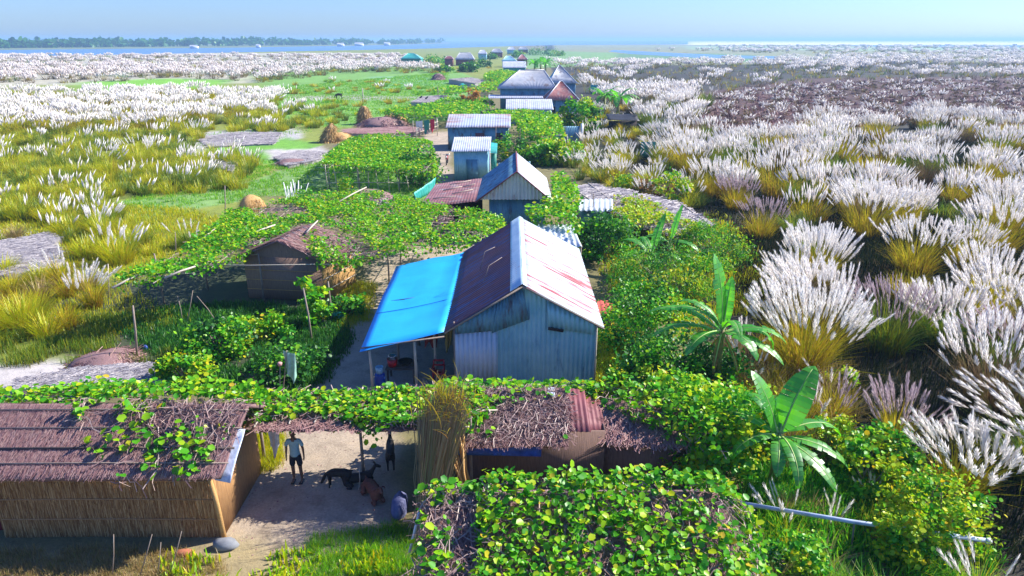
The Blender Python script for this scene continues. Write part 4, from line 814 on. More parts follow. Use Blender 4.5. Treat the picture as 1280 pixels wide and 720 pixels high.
# middle hut behind the reed bundle
hutB = thing('thatched_hut', 'dark low hut with ragged brown thatch between the tin house and the near vine roof', 'hut', (.1, 17.8, 0))
bx0, bx1 = -1.6, 2.6
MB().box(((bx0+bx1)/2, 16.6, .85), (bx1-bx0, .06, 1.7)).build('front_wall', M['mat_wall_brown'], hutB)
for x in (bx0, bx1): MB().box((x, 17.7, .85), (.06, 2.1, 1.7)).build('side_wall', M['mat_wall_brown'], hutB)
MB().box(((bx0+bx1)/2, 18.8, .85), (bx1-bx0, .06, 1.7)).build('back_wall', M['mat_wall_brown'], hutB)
b = MB(); S3 = slab(b, (-1.8, 18.0, 2.24), (1.6, 18.0, 2.28), (1.55, 16.15, 1.60), (-1.75, 16.15, 1.56), seed=3); S4 = slab(b, (1.6, 18.0, 2.28), (-1.8, 18.0, 2.24), (-1.75, 19.2, 1.7), (1.6, 19.2, 1.7), seed=4); th = b.build('thatch_roof', M['thatch'], hutB)
b = MB(); straws(b, S3, 8000, rng, .4, .009, jit=.7, lift=.07); straws(b, S4, 1500, rng, jit=.5); b.build('straw', M['straw_rose'], th)
for v in (.3, .8): a0 = S3(np.array([0.]), np.array([v]))[0]; a1 = S3(np.array([1.]), np.array([v]))[0]; MB().tube([tuple(a0+[-.1, 0, .06]), tuple(a1+[.2, 0, .06])], .022, 5).build('roof_batten', M['pole'], hutB)
b = MB(); b.sheet((1.5, 16.4, 1.80), (2.2, 16.45, 1.76), (2.15, 18.0, 2.25), (1.5, 18.0, 2.3), .15, .015, 3, .01); b.sheet((2.18, 16.6, 1.72), (2.65, 16.8, 1.62), (2.6, 17.9, 1.95), (2.14, 17.9, 2.1), .15, .015, 3, .01); b.build('maroon_sheet', M['tin_maroon'], hutB)['label'] = 'maroon corrugated sheet closing the right end'
b = MB(); b.sheet((-1.5, 16.12, 1.22), (.8, 16.12, 1.18), (.85, 16.35, 1.62), (-1.5, 16.35, 1.62), 1, 0, 5, .01, jit=.3); b.build('blue_plastic', M['blue_plastic'], hutB)
b = MB(); b.sheet((1.0, 17.5, 2.18), (1.25, 17.4, 2.15), (1.25, 17.9, 2.4), (1.05, 17.9, 2.42), 1, 0, 5, .01, jit=.4); b.build('plastic_sheet', M['plastic_sheet'], hutB)
# low lean-to right of it
hutC = thing('thatched_lean_to', 'low brown straw lean-to half buried in vines right of the dark hut', 'lean-to', (4.0, 17.2, 0))
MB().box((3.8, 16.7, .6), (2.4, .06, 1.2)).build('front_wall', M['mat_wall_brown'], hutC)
b = MB(); S5 = slab(b, (2.65, 18.0, 1.9), (5.0, 18.0, 1.8), (4.95, 16.5, 1.3), (2.65, 16.5, 1.38), seed=5); th = b.build('thatch_roof', M['thatch'], hutC)
b = MB(); straws(b, S5, 2500, rng, .45, .016, jit=.6, lift=.08); b.build('straw', M['straw_rose'], th)
for x in (2.9, 4.9): MB().tube([(x, 17.9, 0), (x, 17.9, 1.8)], .04, 6).build('post', M['pole'], hutC)
# near roof under vines at the bottom
hutD = thing('thatched_hut', 'low hut at the bottom edge whose thatch is almost hidden by green vines', 'hut', (1.0, 11.6, 0))
b = MB(); S6 = slab(b, (-1.85, 12.7, 2.5), (4.6, 12.7, 2.55), (4.7, 10.0, 1.45), (-1.9, 10.0, 1.4), seed=6); S7 = slab(b, (4.6, 12.7, 2.55), (-1.85, 12.7, 2.5), (-1.9, 13.6, 1.95), (4.6, 13.6, 1.95), seed=7); th = b.build('thatch_roof', M['thatch'], hutD)
b = MB(); straws(b, S6, 9000, rng, .45, .009, jit=.7, lift=.07); b.build('straw', M['straw_rose'], th)
for x, y in ((-1.6, 13.3), (4.3, 13.3), (-1.6, 10.3), (4.3, 10.3)): MB().tube([(x, y, 0), (x, y, 1.9 if y > 12 else 1.5)], .045, 6).build('post', M['pole'], hutD)
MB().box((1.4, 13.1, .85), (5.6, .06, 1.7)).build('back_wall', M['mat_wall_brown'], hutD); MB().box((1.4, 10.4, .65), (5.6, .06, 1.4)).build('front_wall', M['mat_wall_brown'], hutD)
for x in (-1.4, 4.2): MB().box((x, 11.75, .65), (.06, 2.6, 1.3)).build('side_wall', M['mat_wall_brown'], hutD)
# hut E: brown mat hut in the middle left
hutE = thing('thatched_hut', 'brown mat-walled hut with gabled front under the big middle trellis', 'hut', (-10.9, 32.5, 0))
def wallq(p, q, z0, z1, nm, mt, par, th=.06):
    p, q = np.array(p), np.array(q); d = q-p; L_ = np.linalg.norm(d); c = (p+q)/2
    return MB().box((c[0], c[1], (z0+z1)/2), (L_, th, z1-z0), rz=math.atan2(d[1], d[0])).build(nm, M[mt], par)
a1, a2, a3, a4 = (-13.0, 31.6), (-9.15, 31.1), (-8.2, 33.7), (-12.6, 34.6)
wallq(a1, a2, 0, 2.15, 'front_wall', 'mat_wall_mid', hutE); wallq(a2, a3, 0, 2.1, 'side_wall', 'mat_gold', hutE)['label'] = 'matting wall with sunlit gold put into its colour'; wallq(a3, a4, 0, 2.1, 'back_wall', 'mat_wall_brown', hutE); wallq(a4, a1, 0, 2.1, 'side_wall', 'mat_wall_brown', hutE)  # sun side coloured gold, the rest brown: light painted into the walls
mid = ((a1[0]+a2[0])/2, (a1[1]+a2[1])/2)
MB().add([(a1[0], a1[1]-.02, 2.15), (a2[0], a2[1]-.02, 2.15), (mid[0], mid[1]-.02, 3.0), (a1[0], a1[1]+.04, 2.15), (a2[0], a2[1]+.04, 2.15), (mid[0], mid[1]+.04, 3.0)], [(0, 1, 2), (5, 4, 3)]).build('gable', M['mat_wall_mid'], hutE)
for z in (.5, 1.0, 1.5): MB().tube([(a1[0], a1[1]-.06, z), (a2[0], a2[1]-.06, z)], .018, 5).build('batten', M['mat_gold'], hutE)
for z in (.5, 1.1, 1.7): MB().tube([(a2[0]+.06, a2[1], z), (a3[0]+.06, a3[1], z)], .03, 5).build('batten', M['bamboo'], hutE)
e0 = np.array([a4[0]-a1[0], a4[1]-a1[1]]); m2 = (mid[0]+.6, mid[1]+3.1)
b = MB(); S8 = slab(b, (mid[0]-.05, mid[1]-.3, 3.1), (m2[0], m2[1], 3.0), (a4[0]-.3, a4[1], 2.1), (a1[0]-.4, a1[1]-.3, 2.1), .08, seed=8); S9 = slab(b, (m2[0], m2[1], 3.0), (mid[0]-.05, mid[1]-.3, 3.1), (a2[0]+.4, a2[1]-.3, 2.1), (a3[0]+.3, a3[1], 2.1), .08, seed=9); th = b.build('thatch_roof', M['thatch'], hutE)
b = MB(); straws(b, S8, 2500, rng, .5, .022, jit=.4, lift=.06); straws(b, S9, 2500, rng, .5, .022, jit=.4, lift=.06); b.build('straw', M['straw_rose'], th)
for k in range(6):
    u = .1+k*.16; p0 = S9(np.array([u]), np.array([.02]))[0]; p1 = S9(np.array([u]), np.array([.98]))[0]; MB().tube([tuple(p0+[0, 0, .06]), tuple(p1+[0, 0, .06])], .03, 5).build('roof_batten', M['bamboo'], hutE)
# loose corrugated roofs among the bushes
def loose_roof(label, pts, mat, z0, posts=True, pitch=.25, amp=.03, box=False):
    P4 = np.array(pts, float); c = P4.mean(0); o = thing('small_shelter' if posts else 'tin_sheet', label, 'shelter' if posts else 'tin sheet', (c[0], c[1], 0))
    MB().sheet(*pts, pitch, amp, 3, .015, jit=.05).build('roof' if posts else 'sheet', M[mat], o)
    if posts:
        for q in pts: MB().tube([(q[0]*.94+c[0]*.06, q[1]*.94+c[1]*.06, 0), (q[0]*.94+c[0]*.06, q[1]*.94+c[1]*.06, q[2]-.05)], .05, 5).build('post', M['pole'], o)
    if box:
        MB().box((c[0], c[1]+.1, (P4[:, 2].min())*.5-.05), (abs(P4[1][0]-P4[0][0])*.85, abs(P4[2][1]-P4[1][1])*.7, P4[:, 2].min()-.1)).build('wall', M['tin_bluegrey'], o)
loose_roof('small shelter with bold striped corrugated roof just behind the white roof slope', [PY(672, 300, 35), PY(728, 309, 34.5), PY(716, 281, 38), PY(672, 281, 38)], 'tin_silver', 0, pitch=.32, amp=.05, box=True)
loose_roof('small striped tin shelter in the green bushes right of the gable house', [PY(722, 263, 44), PY(767, 264, 44), PY(766, 249, 46.5), PY(724, 249, 46.5)], 'tin_silver', 0, pitch=.36, amp=.05, box=True)
tag(MB().sheet(PY(746, 392, 27), PY(782, 390, 27), PY(778, 377, 28.6), PY(742, 375, 28.8), .25, .03, 3, .02, jit=.1).build('tin_sheet', M['tin_red_bright'] if 'tin_red_bright' in M else M['tin_roof_red'], None, origin=(3.4, 27.6, .8)), 'bright red rusty corrugated sheet behind the right corner of the big tin house', 'tin sheet')
MB_ = MB().box((4.1, 27.9, .35), (1.2, 1.0, .7)); tag(MB_.build('brick_pile', M['mat_wall_brown'], None, origin=(4.1, 27.9, 0)), 'low brown stack carrying the bright red sheet behind the tin house', 'stack')
# ------------------------------------------------------------------ vines on roofs and trellises
def roofz(S, W=None, up=.08):
    """height function of a slab patch whose u runs along x and v along y"""
    c = S(np.array([0., 1., 0.]), np.array([0., 0., 1.])); x0, x1 = c[0][0], c[1][0]; ya, za, yb, zb = c[0][1], c[0][2], c[2][1], c[2][2]
    return lambda x, y: za+(zb-za)*np.clip((y-ya)/(yb-ya), -.2, 1.15)+up
def ridgez(yr, zr, kf, kb, up=.1): return lambda x, y: zr+up-np.where(y < yr, (yr-y)*kf, (y-yr)*kb)
def vthing(label, W, zf, **kw):
    c = np.array(W).mean(0); o = thing('vine', label, 'vine', (c[0], c[1], float(zf(np.array([c[0]]), np.array([c[1]]))[0]))); vine(o, W, zf, **kw); return o
vthing('heart-leaved vine creeping down the front thatch of the lower left hut', [(-11.6, 15.9), (-8.2, 15.6), (-7.3, 14.3), (-8.0, 13.75), (-9.4, 13.65), (-10.4, 14.0), (-11.0, 14.8)], ridgez(15.75, 3.05, .56, .56), dens=58, size=.19, cover=.40, thick=.30, seed=1, scale=.7, twig=.5)
vthing('dry vine mesh with few green leaves right on the lower left hut roof', [(-10.2, 15.8), (-6.95, 15.8), (-7.0, 14.6), (-8.6, 14.3)], ridgez(15.75, 3.05, .56, .56, .06), dens=20, size=.15, cover=.18, seed=2, twig=4, scale=.8)
vthing('bright green vine hedge along the ridge of the lower left hut', [(-15.0, 15.9), (-11.5, 15.95), (-7.2, 16.0), (-6.8, 16.9), (-11, 17.3), (-15.0, 17.6)], lambda x, y: 2.9+.2*fbm(x, y, 1, 5)-np.maximum(y-16.6, 0)*.4-np.maximum(-x-11.5, 0)*.12, dens=100, size=.155, cover=.93, thick=.3, seed=3, twig=.6, droop=.6)
yardT = trellis('vine trellis roofing the goat yard between the two near thatched huts', [(292, 492), (440, 490), (600, 484), (610, 505), (575, 530), (470, 533), (415, 518), (300, 524)], 2.28, posts=[(331, 577), (306, 618), (455, 598), (590, 610)], step=.9, dens=190, size=.155, cover=.97, thick=.22, seed=4, twig=4, droop=.8)
b = MB(); SY = slab(b, (-7.2, 17.25, 2.20), (-1.2, 17.35, 2.18), (-1.7, 16.0, 2.12), (-6.9, 15.95, 2.14), .05, seed=31); yt = b.build('shade_straw_layer', M['thatch'], yardT)  # dry straw under the vine, added as a full slab for solid yard shade
b = MB(); straws(b, SY, 3500, np.random.default_rng(3), .4, .016, jit=.9, lift=.05); b.build('straw', M['straw_rose'], yt)
vthing('vine row fringing the back edge of the dark hut below the tin house', [(-2.2, 17.9), (2.4, 17.9), (2.5, 19.0), (-2.2, 19.2)], lambda x, y: 2.12+.06*fbm(x, y, 1, 5)-np.maximum(y-18.3, 0)*.3, dens=80, size=.17, cover=.9, thick=.14, seed=5, droop=.4, twig=.6)
vthing('tangled dry vine with scattered leaves over the thatch of the dark hut', [(-1.75, 17.9), (1.6, 17.9), (1.55, 16.2), (-1.75, 16.2)], ridgez(18.0, 2.26, .36, .45, .08), dens=34, size=.17, cover=.22, seed=6, twig=6, scale=.7)
vthing('vine spilling from the dark hut onto the low straw lean-to', [(2.2, 18.6), (6.4, 18.8), (6.9, 17.2), (5.7, 15.9), (4.9, 16.3), (3.6, 17.2), (2.4, 17.8)], lambda x, y: 1.75+.45*fbm(x, y, 1.3, 6)-np.maximum(17.3-y, 0)*.35-np.maximum(x-5, 0)*.3, dens=80, size=.17, cover=.85, thick=.4, seed=7, droop=1.2)
vthing('dense yellow-green vine covering the near hut roof at the bottom right', [(-.6, 12.95), (4.9, 13.1), (5.3, 12.2), (5.4, 10.0), (-.8, 10.0)], lambda x, y: np.where(y < 12.7, 2.55-(12.7-y)*.41, 2.55-(y-12.7)*.6)+.14+.25*fbm(x, y, 1.1, 8)-np.maximum(x-4.5, 0)*.9, dens=150, size=.145, cover=.88, thick=.34, seed=8, twig=1.4, droop=1.3, scale=.6)
vthing('sparse vine with bare runners at the left end of the near bottom roof', [(-1.95, 13.0), (-.5, 12.95), (-.6, 10.0), (-1.95, 10.0)], lambda x, y: np.where(y < 12.7, 2.52-(12.7-y)*.41, 2.52-(y-12.7)*.6)+.12, dens=80, size=.175, cover=.5, thick=.3, seed=9, twig=4, droop=.6, scale=.5)
hole = [P(x, y, 3)[:2] for x, y in [(378, 276), (395, 268), (450, 285), (470, 300), (440, 312), (410, 300)]]
trellis('largest trellis of green vines spread over the brown mat hut and the middle yard', [(138, 356), (225, 318), (285, 270), (395, 246), (470, 243), (540, 258), (625, 275), (642, 292), (582, 312), (450, 323), (402, 330), (380, 312), (345, 303), (300, 322), (215, 348)], 2.4, posts=[(487, 362), (413, 372), (502, 352), (592, 340), (260, 362), (205, 380), (330, 375)], step=1.5,
    zf=lambda x, y: 2.45+.25*(fbm(x, y, 2.5, 77)-.3)+.18*np.exp(-((x+10.9)/2.4)**2-((y-32.6)/2.6)**2), dens=120, size=.145, cover=.74, thick=.35, seed=10, twig=.9, droop=.7, hole=hole, scale=1.6)
trellis('dense square trellis of bright vines above the bamboo fence left of the sheds', [(398, 208), (418, 186), (440, 172), (500, 166), (540, 178), (545, 205), (540, 214), (450, 210)], 2.1, posts=[(412, 236), (450, 240), (500, 240), (535, 240)], step=2, dens=60, size=.2, cover=.82, thick=.25, seed=11, droop=.9, twig=.3, scale=3)
trellis('vines hanging over the tin sheds in front of the rusty red roof', [(604, 142), (650, 138), (696, 144), (706, 166), (680, 172), (655, 166), (646, 152), (606, 148)], 2.5, posts=[(620, 188), (650, 190), (700, 190)], step=2.5, dens=22, size=.3, cover=.9, thick=.5, seed=12, droop=1.6, twig=.2, scale=3)
trellis('low green vine plot with a yellowing plant left of the wide grey house', [(478, 140), (520, 134), (556, 124), (612, 124), (618, 132), (588, 146), (520, 146)], 1.6, posts=[(500, 150), (560, 150), (600, 145)], step=3, dens=14, size=.36, cover=.8, thick=.5, seed=13, droop=1, twig=.3, scale=4)
trellis('long narrow vine shelter reaching left of the wide grey house', [(540, 112), (600, 106), (640, 96), (655, 100), (618, 112), (560, 118)], 2.0, posts=[(560, 128), (610, 124)], step=4, dens=5, size=.55, cover=.7, thick=.5, seed=14, twig=.3, scale=6)
trellis('far patch of vines in front of the long white-roofed shed', [(606, 92), (625, 88), (668, 92), (672, 99), (630, 101), (605, 99)], 1.8, posts=[(625, 104)], step=5, dens=5, size=.55, cover=.85, thick=.5, seed=15, twig=.1, scale=6)
trellis('vine-covered frame just right of the striped gable house', [(690, 222), (703, 222), (722, 238), (724, 250), (712, 256), (692, 250)], 2.3, posts=[(700, 280), (740, 285)], step=1.5, dens=40, size=.22, cover=.95, thick=.6, seed=16, droop=1.5, twig=.3)
vthing('vines running behind the ridge of the big tin house', [P(x, y, 2.3)[:2] for x, y in [(655, 268), (690, 252), (715, 262), (728, 290), (700, 278), (668, 274)]], lambda x, y: 2.3+.3*fbm(x, y, 2, 4), dens=50, size=.2, cover=.9, thick=.5, seed=17, droop=1, twig=.3)
vthing('vines creeping over the near side of the grey straw heap', [P(x, y, 1.1)[:2] for x, y in [(770, 250), (800, 250), (850, 283), (880, 292), (850, 306), (800, 292), (765, 270)]], lambda x, y: 1.35+.35*fbm(x, y, 1.5, 4), dens=60, size=.18, cover=.6, thick=.3, seed=19, mat='leaf_yellow', droop=.8, twig=.5)
# grey dead thatch field right of the shelters
W = [P(x, y, .9)[:2] for x, y in [(712, 240), (735, 236), (790, 246), (850, 262), (885, 288), (850, 300), (800, 285), (745, 262)]]
o = thing('straw_mat', 'long grey heap of dead straw laid over poles right of the striped shelter', 'straw mat', (*np.array(W).mean(0), 0)); b = MB()
p = sample_poly(W, 7000, RNG); a = RNG.normal(.4, .5, 7000); Ls = RNG.uniform(.4, 1.3, 7000); z = 1.0+.3*fbm(p[:, 0], p[:, 1], 2, 9)+RNG.uniform(-.1, .15, 7000); dx = np.cos(a)*Ls/2; dy = np.sin(a)*Ls/2; w_ = .025
V = np.stack([np.stack([p[:, 0]-dx, p[:, 1]-dy-w_, z], 1), np.stack([p[:, 0]+dx, p[:, 1]+dy-w_, z+.03], 1), np.stack([p[:, 0]+dx, p[:, 1]+dy+w_, z+.06], 1), np.stack([p[:, 0]-dx, p[:, 1]-dy+w_, z+.03], 1)], 1)
b.add(V.reshape(-1, 3), (np.arange(7000)*4)[:, None]+np.arange(4)); b.build('straw', M['straw_grey'], o)
MB().add([(q[0], q[1], .9) for q in W]+[(q[0], q[1], .8) for q in W], [tuple(range(8))]).build('mat_base', M['thatch'], o)
for k in range(4):
    q0 = np.array(W[k]); q1 = np.array(W[7-k]); MB().tube([(*q0, 1.35), (*q1, 1.3)], .05, 5).build('batten', M['bamboo'], o)

# ------------------------------------------------------------------ shrubs and banana plants
def B(px, py, z=0): return P(px, py, z)
shrub('dark round bush right behind the small striped shelter', 750, 322, 2.0, 1.8, 1.35, 50, 100, .17, 'leaf_dark')
shrub('feathery light green bush between the tin house and the plumes', 838, 370, 3.0, 2.2, 1.3, 90, 110, .17, 'leaf_bush', narrow=True)
shrub('bright bush top left of the big white plume clump', 890, 330, 2.2, 2.0, 1.2, 60, 110, .17, 'leaf_bush', narrow=True)
shrub('tall leafy bush at the right corner of the big tin house', 805, 440, 1.7, 1.5, 1.35, 60, 110, .13, 'leaf_bush')
shrub('dark bush beneath the tallest banana plant', 850, 485, 2.0, 1.4, 1.2, 64, 110, .13, 'leaf_dark')
shrub('light green bush left of the tallest banana plant', 800, 395, 1.3, 1.2, 1.0, 30, 80, .12, 'leaf_bush')
shrub('green bush behind the low straw lean-to', 790, 500, 1.1, .8, .9, 30, 80, .13, 'leaf_bush')
shrub('big mound of climbing leaves right of the straw lean-to', 880, 580, 1.7, 1.5, 1.3, 60, 95, .14, 'leaf_vine')
shrub('leafy mound above the low straw lean-to', 835, 545, 1.3, 1.0, 1.15, 36, 90, .14, 'leaf_vine')
shrub('dark leafy bush left of the second banana plant', 925, 560, 1.0, .9, 1.2, 34, 90, .13, 'leaf_bush')
shrub('yellow-green weed bush around the pale pipe', 1085, 612, 1.0, .8, .8, 30, 80, .12, 'leaf_yellow')
shrub('bright yellow-green bush left of the plumes at lower right', 1100, 590, .9, .8, .9, 30, 80, .12, 'leaf_bush')
shrub('tall yellow-leaved bush at the bottom right beside the pipe end', 1160, 680, 1.1, .9, 1.0, 40, 80, .11, 'leaf_yellow')
shrub('leafy weeds hiding the middle of the pale pipe', 1135, 700, .75, .5, .75, 34, 80, .11, 'leaf_yellow')
shrub('small weed bush below the left end of the pale pipe', 990, 715, .8, .6, .55, 22, 70, .11, 'leaf_bush')
shrub('small round bush at the foot of the big white plume clump', 1050, 485, .5, .5, .45, 16, 60, .11, 'leaf_yellow')
shrub('yellow leaved plant among the brown stems near the second banana plant', 1035, 570, .7, .6, .8, 20, 60, .11, 'leaf_yellow')
shrub('green climber on the right side of the rusty red roof house', 724, 166, 3.2, 2, 2.3, 40, 60, .4, 'leaf_bush')
shrub('bright green bushes below the tin screen', 676, 206, 2.2, 1.6, 1.1, 36, 60, .35, 'leaf_bush')
shrub('yellow-green bush right of the tin screen', 705, 205, 2.4, 1.8, 1.3, 30, 60, .3, 'leaf_yellow')
shrub('green bush right of the teal-topped shed', 640, 200, 1.6, 1.6, 1.6, 24, 60, .26, 'leaf_bush')
shrub('orange-yellow dying bush in the vine plot left of the wide grey house', 587, 138, 1.7, 1.2, 2.2, 16, 50, .36, 'leaf_orange')
shrub('low yellow bush on the straw beyond the grey straw heap', 778, 240, 1.3, .9, .7, 24, 60, .2, 'leaf_yellow')
shrub('brownish bush beyond the grey straw heap', 812, 246, 1.8, 1.0, .7, 24, 60, .2, 'leaf_brownish')
shrub('weedy bush with bare stems at the end of the grey straw heap', 835, 255, 1.5, 1.2, 1.3, 26, 60, .18, 'leaf_yellow')
shrub('bushy climber at the end of the square trellis beside the path', 525, 232, 2.0, 2.0, 1.6, 40, 70, .2, 'leaf_dark')
shrub('low bright green garden bush in front of the square trellis', 400, 258, 1.8, 1.0, .6, 26, 60, .17, 'leaf_bush')
shrub('leafy vines climbing a stake left of the teal net', 440, 250, 1.0, .8, .9, 20, 60, .16, 'leaf_vine')
shrub('bright green garden bush in the ditch left of the yard path', 275, 445, 1.5, 1.1, .75, 44, 80, .14, 'leaf_bush')
shrub('yellow-green bush beside the flat grey mat', 235, 480, 1.0, .6, .6, 30, 80, .13, 'leaf_yellow')
shrub('dark bush next to the yard path below the leaning stakes', 362, 470, 1.2, 1.1, .65, 46, 80, .13, 'leaf_dark')
shrub('yellow-green bush in the middle of the shaded garden', 330, 425, 1.2, .8, .6, 30, 80, .14, 'leaf_yellow')
shrub('slender plant with bright hanging leaves at the corner of the mat hut', 388, 412, .35, .3, 1.3, 16, 24, .26, 'leaf_vine', zc=1.4, spread=.22)
shrub('thin leafy plant right of the slender bright one at the mat hut', 405, 405, .4, .35, .8, 14, 30, .2, 'leaf_vine', zc=.9)
shrub('weedy dark plants at the foot of the golden mat wall', 432, 395, .9, .7, .5, 24, 60, .14, 'leaf_dark')
for k, (px, py, w_, h_, lab) in enumerate([(556, 90, 4, 1.2, 'green tree clump below the far purple-roofed house'), (612, 74, 5, 1.8, 'trees beside the far brown house'), (646, 72, 5, 2.2, 'trees at the far end of the village path'), (672, 69, 9, 2.6, 'row of trees right of the far village end'), (694, 70, 8, 2.2, 'rightmost trees of the far village end'), (586, 90, 4, 1.6, 'bushy grey-green tree right of the far purple-roofed house'), (545, 79, 7, 1.6, 'dark hedge between the teal house and the dark red hut'), (602, 84, 5, 1.6, 'green bushes before the far pale blue-grey house')]):
    shrub(lab, px, py, w_, w_*.6, h_, 24, 40, .8, 'leaf_dark' if k % 2 else 'leaf_bush', name='tree', cat='tree', spread=.35)
banana('tallest banana plant with one upright glowing leaf near the big plumes', 893, 500, [(138, 86, 2.68, 0.85, 22), (60, 80, 1.95, 0.45, 15), (165, 40, 2.81, 0.55, 80), (188, 28, 2.68, 0.50, 75), (-15, 30, 2.32, 0.55, 90), (10, 15, 2.07, 0.50, 75), (215, 15, 1.95, 0.50, 80), (-60, 20, 1.83, 0.50, 95), (-35, 5, 2.32, 0.50, 60), (150, 60, 1.95, 0.45, 90)], h=2.7, rs=.15)
banana('second banana plant with torn leaves beside the pale pipe', 965, 605, [(40, 66, 2.32, 0.95, 40), (140, 72, 2.07, 0.80, 30), (150, 35, 2.32, 0.50, 100), (15, 20, 2.32, 0.50, 85), (-20, 5, 2.20, 0.50, 70), (-55, 0, 2.07, 0.50, 60), (250, 10, 1.59, 0.45, 80), (200, 20, 1.83, 0.45, 100)], h=1.7, rs=.14)
banana('small banana plant at the edge of the feathery bushes', 812, 345, [(50, 70, 2.44, 0.50, 30), (140, 45, 2.20, 0.55, 90), (200, 20, 2.20, 0.50, 90), (-30, 20, 2.07, 0.50, 90), (-90, 25, 1.83, 0.45, 100)], h=1.3, rs=.12)
banana('stubby banana plant under the grey straw heap', 835, 335, [(40, 75, 2.20, 0.40, 20), (160, 30, 1.95, 0.50, 90), (-40, 25, 1.95, 0.50, 90)], h=1.6, rs=.1, seed=3)
for k, (px, py, lab) in enumerate([(755, 143, 'banana plant left of the two near the teal fence'), (772, 146, 'banana plant right of the two near the teal fence'), (668, 94, 'left banana plant behind the wide grey house roof'), (682, 93, 'right banana plant behind the wide grey house roof'), (676, 90, 'banana plant between the two behind the wide grey house roof')]):
    s = 1.5 if px > 700 else 1.9
    banana(lab, px, py, [(a_+k*17, 55-(a_ % 50), 2.6*s, .65*s, 90) for a_ in range(0, 360, 40)], h=2.0*s, rs=.2*s)

# ------------------------------------------------------------------ big reed clumps one can pick out
clumps = [
 ('dense tall white-plumed reed clump with golden stems, nearest the tallest banana plant', 1000, 470, 3.6, 1.5, 620, 210, 'blade_gold', 'plume', {}),
 ('reed clump with thin pink plumes fanning out right of the big white one', 1105, 440, 3.0, 1.6, 420, 130, 'blade_green', 'plume_pink', dict(pr=.03)),
 ('short cluster of pale pink spikes low at right of the second banana plant', 1115, 560, 2.2, .7, 200, 60, 'blade_gold', 'plume_pink', dict(pr=.04)),
 ('loose white-plumed clump above the yellow weeds at lower right', 1190, 625, 2.3, 1.1, 260, 80, 'blade_gold', 'plume', dict(wind=(-.12, 0))),
 ('big clump leaning left at the right edge of the photo, lower of the two there', 1300, 600, 3.1, 1.9, 460, 190, 'blade_green', 'plume', dict(wind=(-.22, .02), lean=.7)),
 ('clump of white plumes fanning left at the right edge above the lowest one', 1245, 470, 2.6, 1.2, 300, 90, 'blade_green', 'plume_pink', dict(wind=(-.15, 0), pr=.045)),
 ('yellow-bottomed clump with many upright white plumes at upper right of the dark gap', 1080, 300, 3.5, 1.9, 460, 170, 'blade_gold', 'plume', {}),
 ('golden mound with white tufts in the middle of the right reed bed', 1140, 345, 3.2, 1.8, 480, 120, 'blade_gold', 'plume', {}),
 ('wide pure white clump at the right edge of the middle reed bed', 1240, 320, 3.5, 2.0, 460, 190, 'blade_gold', 'plume', {}),
 ('loose drooping white clump near the right edge above the dark gap', 1230, 385, 3.0, 1.7, 400, 120, 'blade_gold', 'plume', {}),
 ('small clump of slim white heads left of the pink fan', 1010, 330, 2.4, .9, 240, 60, 'blade_green', 'plume', {}),
 ('white-topped clump close to the teal cloth screen', 850, 212, 3.3, 1.6, 360, 130, 'blade_gold', 'plume', {}),
 ('bushy white clump right of the one by the teal cloth screen', 890, 246, 3.2, 1.9, 380, 130, 'blade_gold', 'plume', {}),
 ('mostly green clump with few plumes between two white ones near the straw heap', 930, 232, 2.9, 2.0, 420, 50, 'blade_green', 'plume', {}),
 ('tall brownish-plumed clump behind the green one near the straw heap', 920, 262, 2.6, 1.6, 360, 70, 'blade_gold', 'plume_pink', {}),
 ('white clump on the near rim of the cut brown field', 1010, 225, 3.0, 1.7, 340, 110, 'blade_gold', 'plume', {}),
 ('dark-based green clump with pale heads on the rim of the cut brown field', 1165, 218, 3.3, 2.1, 420, 110, 'blade_green', 'plume', {}),
 ('white clump at the right edge beside the cut brown field', 1235, 222, 3.0, 2.0, 360, 120, 'blade_gold', 'plume', {}),
 ('sparse pale spikes over the dead grass right of the bushes', 950, 300, 2.8, 1.4, 340, 70, 'blade_gold', 'plume_pink', dict(pr=.04)),
 ('low golden clump with bent plumes beside the second banana plant', 1035, 530, 1.8, .9, 320, 24, 'blade_gold', 'plume_pink', dict(pr=.04)),
 ('white bent plumes of the clump left of the shaded ditch', 118, 385, 2.2, .7, 200, 34, 'blade_gold', 'plume', dict(wind=(.12, 0))),
 ('big golden-green tussock without plumes at the left edge of the photo', 28, 410, 2.2, 1.7, 950, 0, 'grass_yg', 'plume', dict(bw=.03)),
 ('tussock with a few white heads left of the largest trellis', 150, 330, 2.3, 1.5, 520, 16, 'grass_yg', 'plume', dict(wind=(.1, 0))),
 ('tussock with upright white heads above the flat pool of turf', 130, 300, 2.4, 1.2, 420, 14, 'grass_yg', 'plume', dict(wind=(.1, 0))),
 ('clump with curled white plumes in the yellow meadow', 140, 222, 3.0, 1.6, 380, 18, 'grass_yg', 'plume', dict(wind=(.15, 0))),
 ('clump with a pinkish white tuft in the upper yellow meadow', 175, 208, 3.2, 1.6, 380, 26, 'grass_yg', 'plume', {}),
 ('straw-coloured dead tussock left of the golden-green one', 20, 300, 1.6, .8, 360, 0, 'grass_dry', 'plume', dict(bw=.03)),
 ('white heads hanging over the pale mat in the left meadow', 250, 175, 2.6, 1.2, 240, 30, 'grass_yg', 'plume', dict(wind=(.15, 0))),
 ('greyish-green tussock at the left end of the largest trellis', 235, 310, 1.8, 1.3, 500, 8, 'blade_green', 'plume', {}),
 ('tall green clump standing alone before the cut brown field', 880, 132, 4.0, 3.2, 420, 20, 'blade_green', 'plume', dict(bw=.08)),
 ('round brown-stemmed clump left of the lone green one', 852, 140, 4.0, 3.0, 420, 90, 'blade_brown', 'plume', dict(bw=.08, pr=.1)),
]
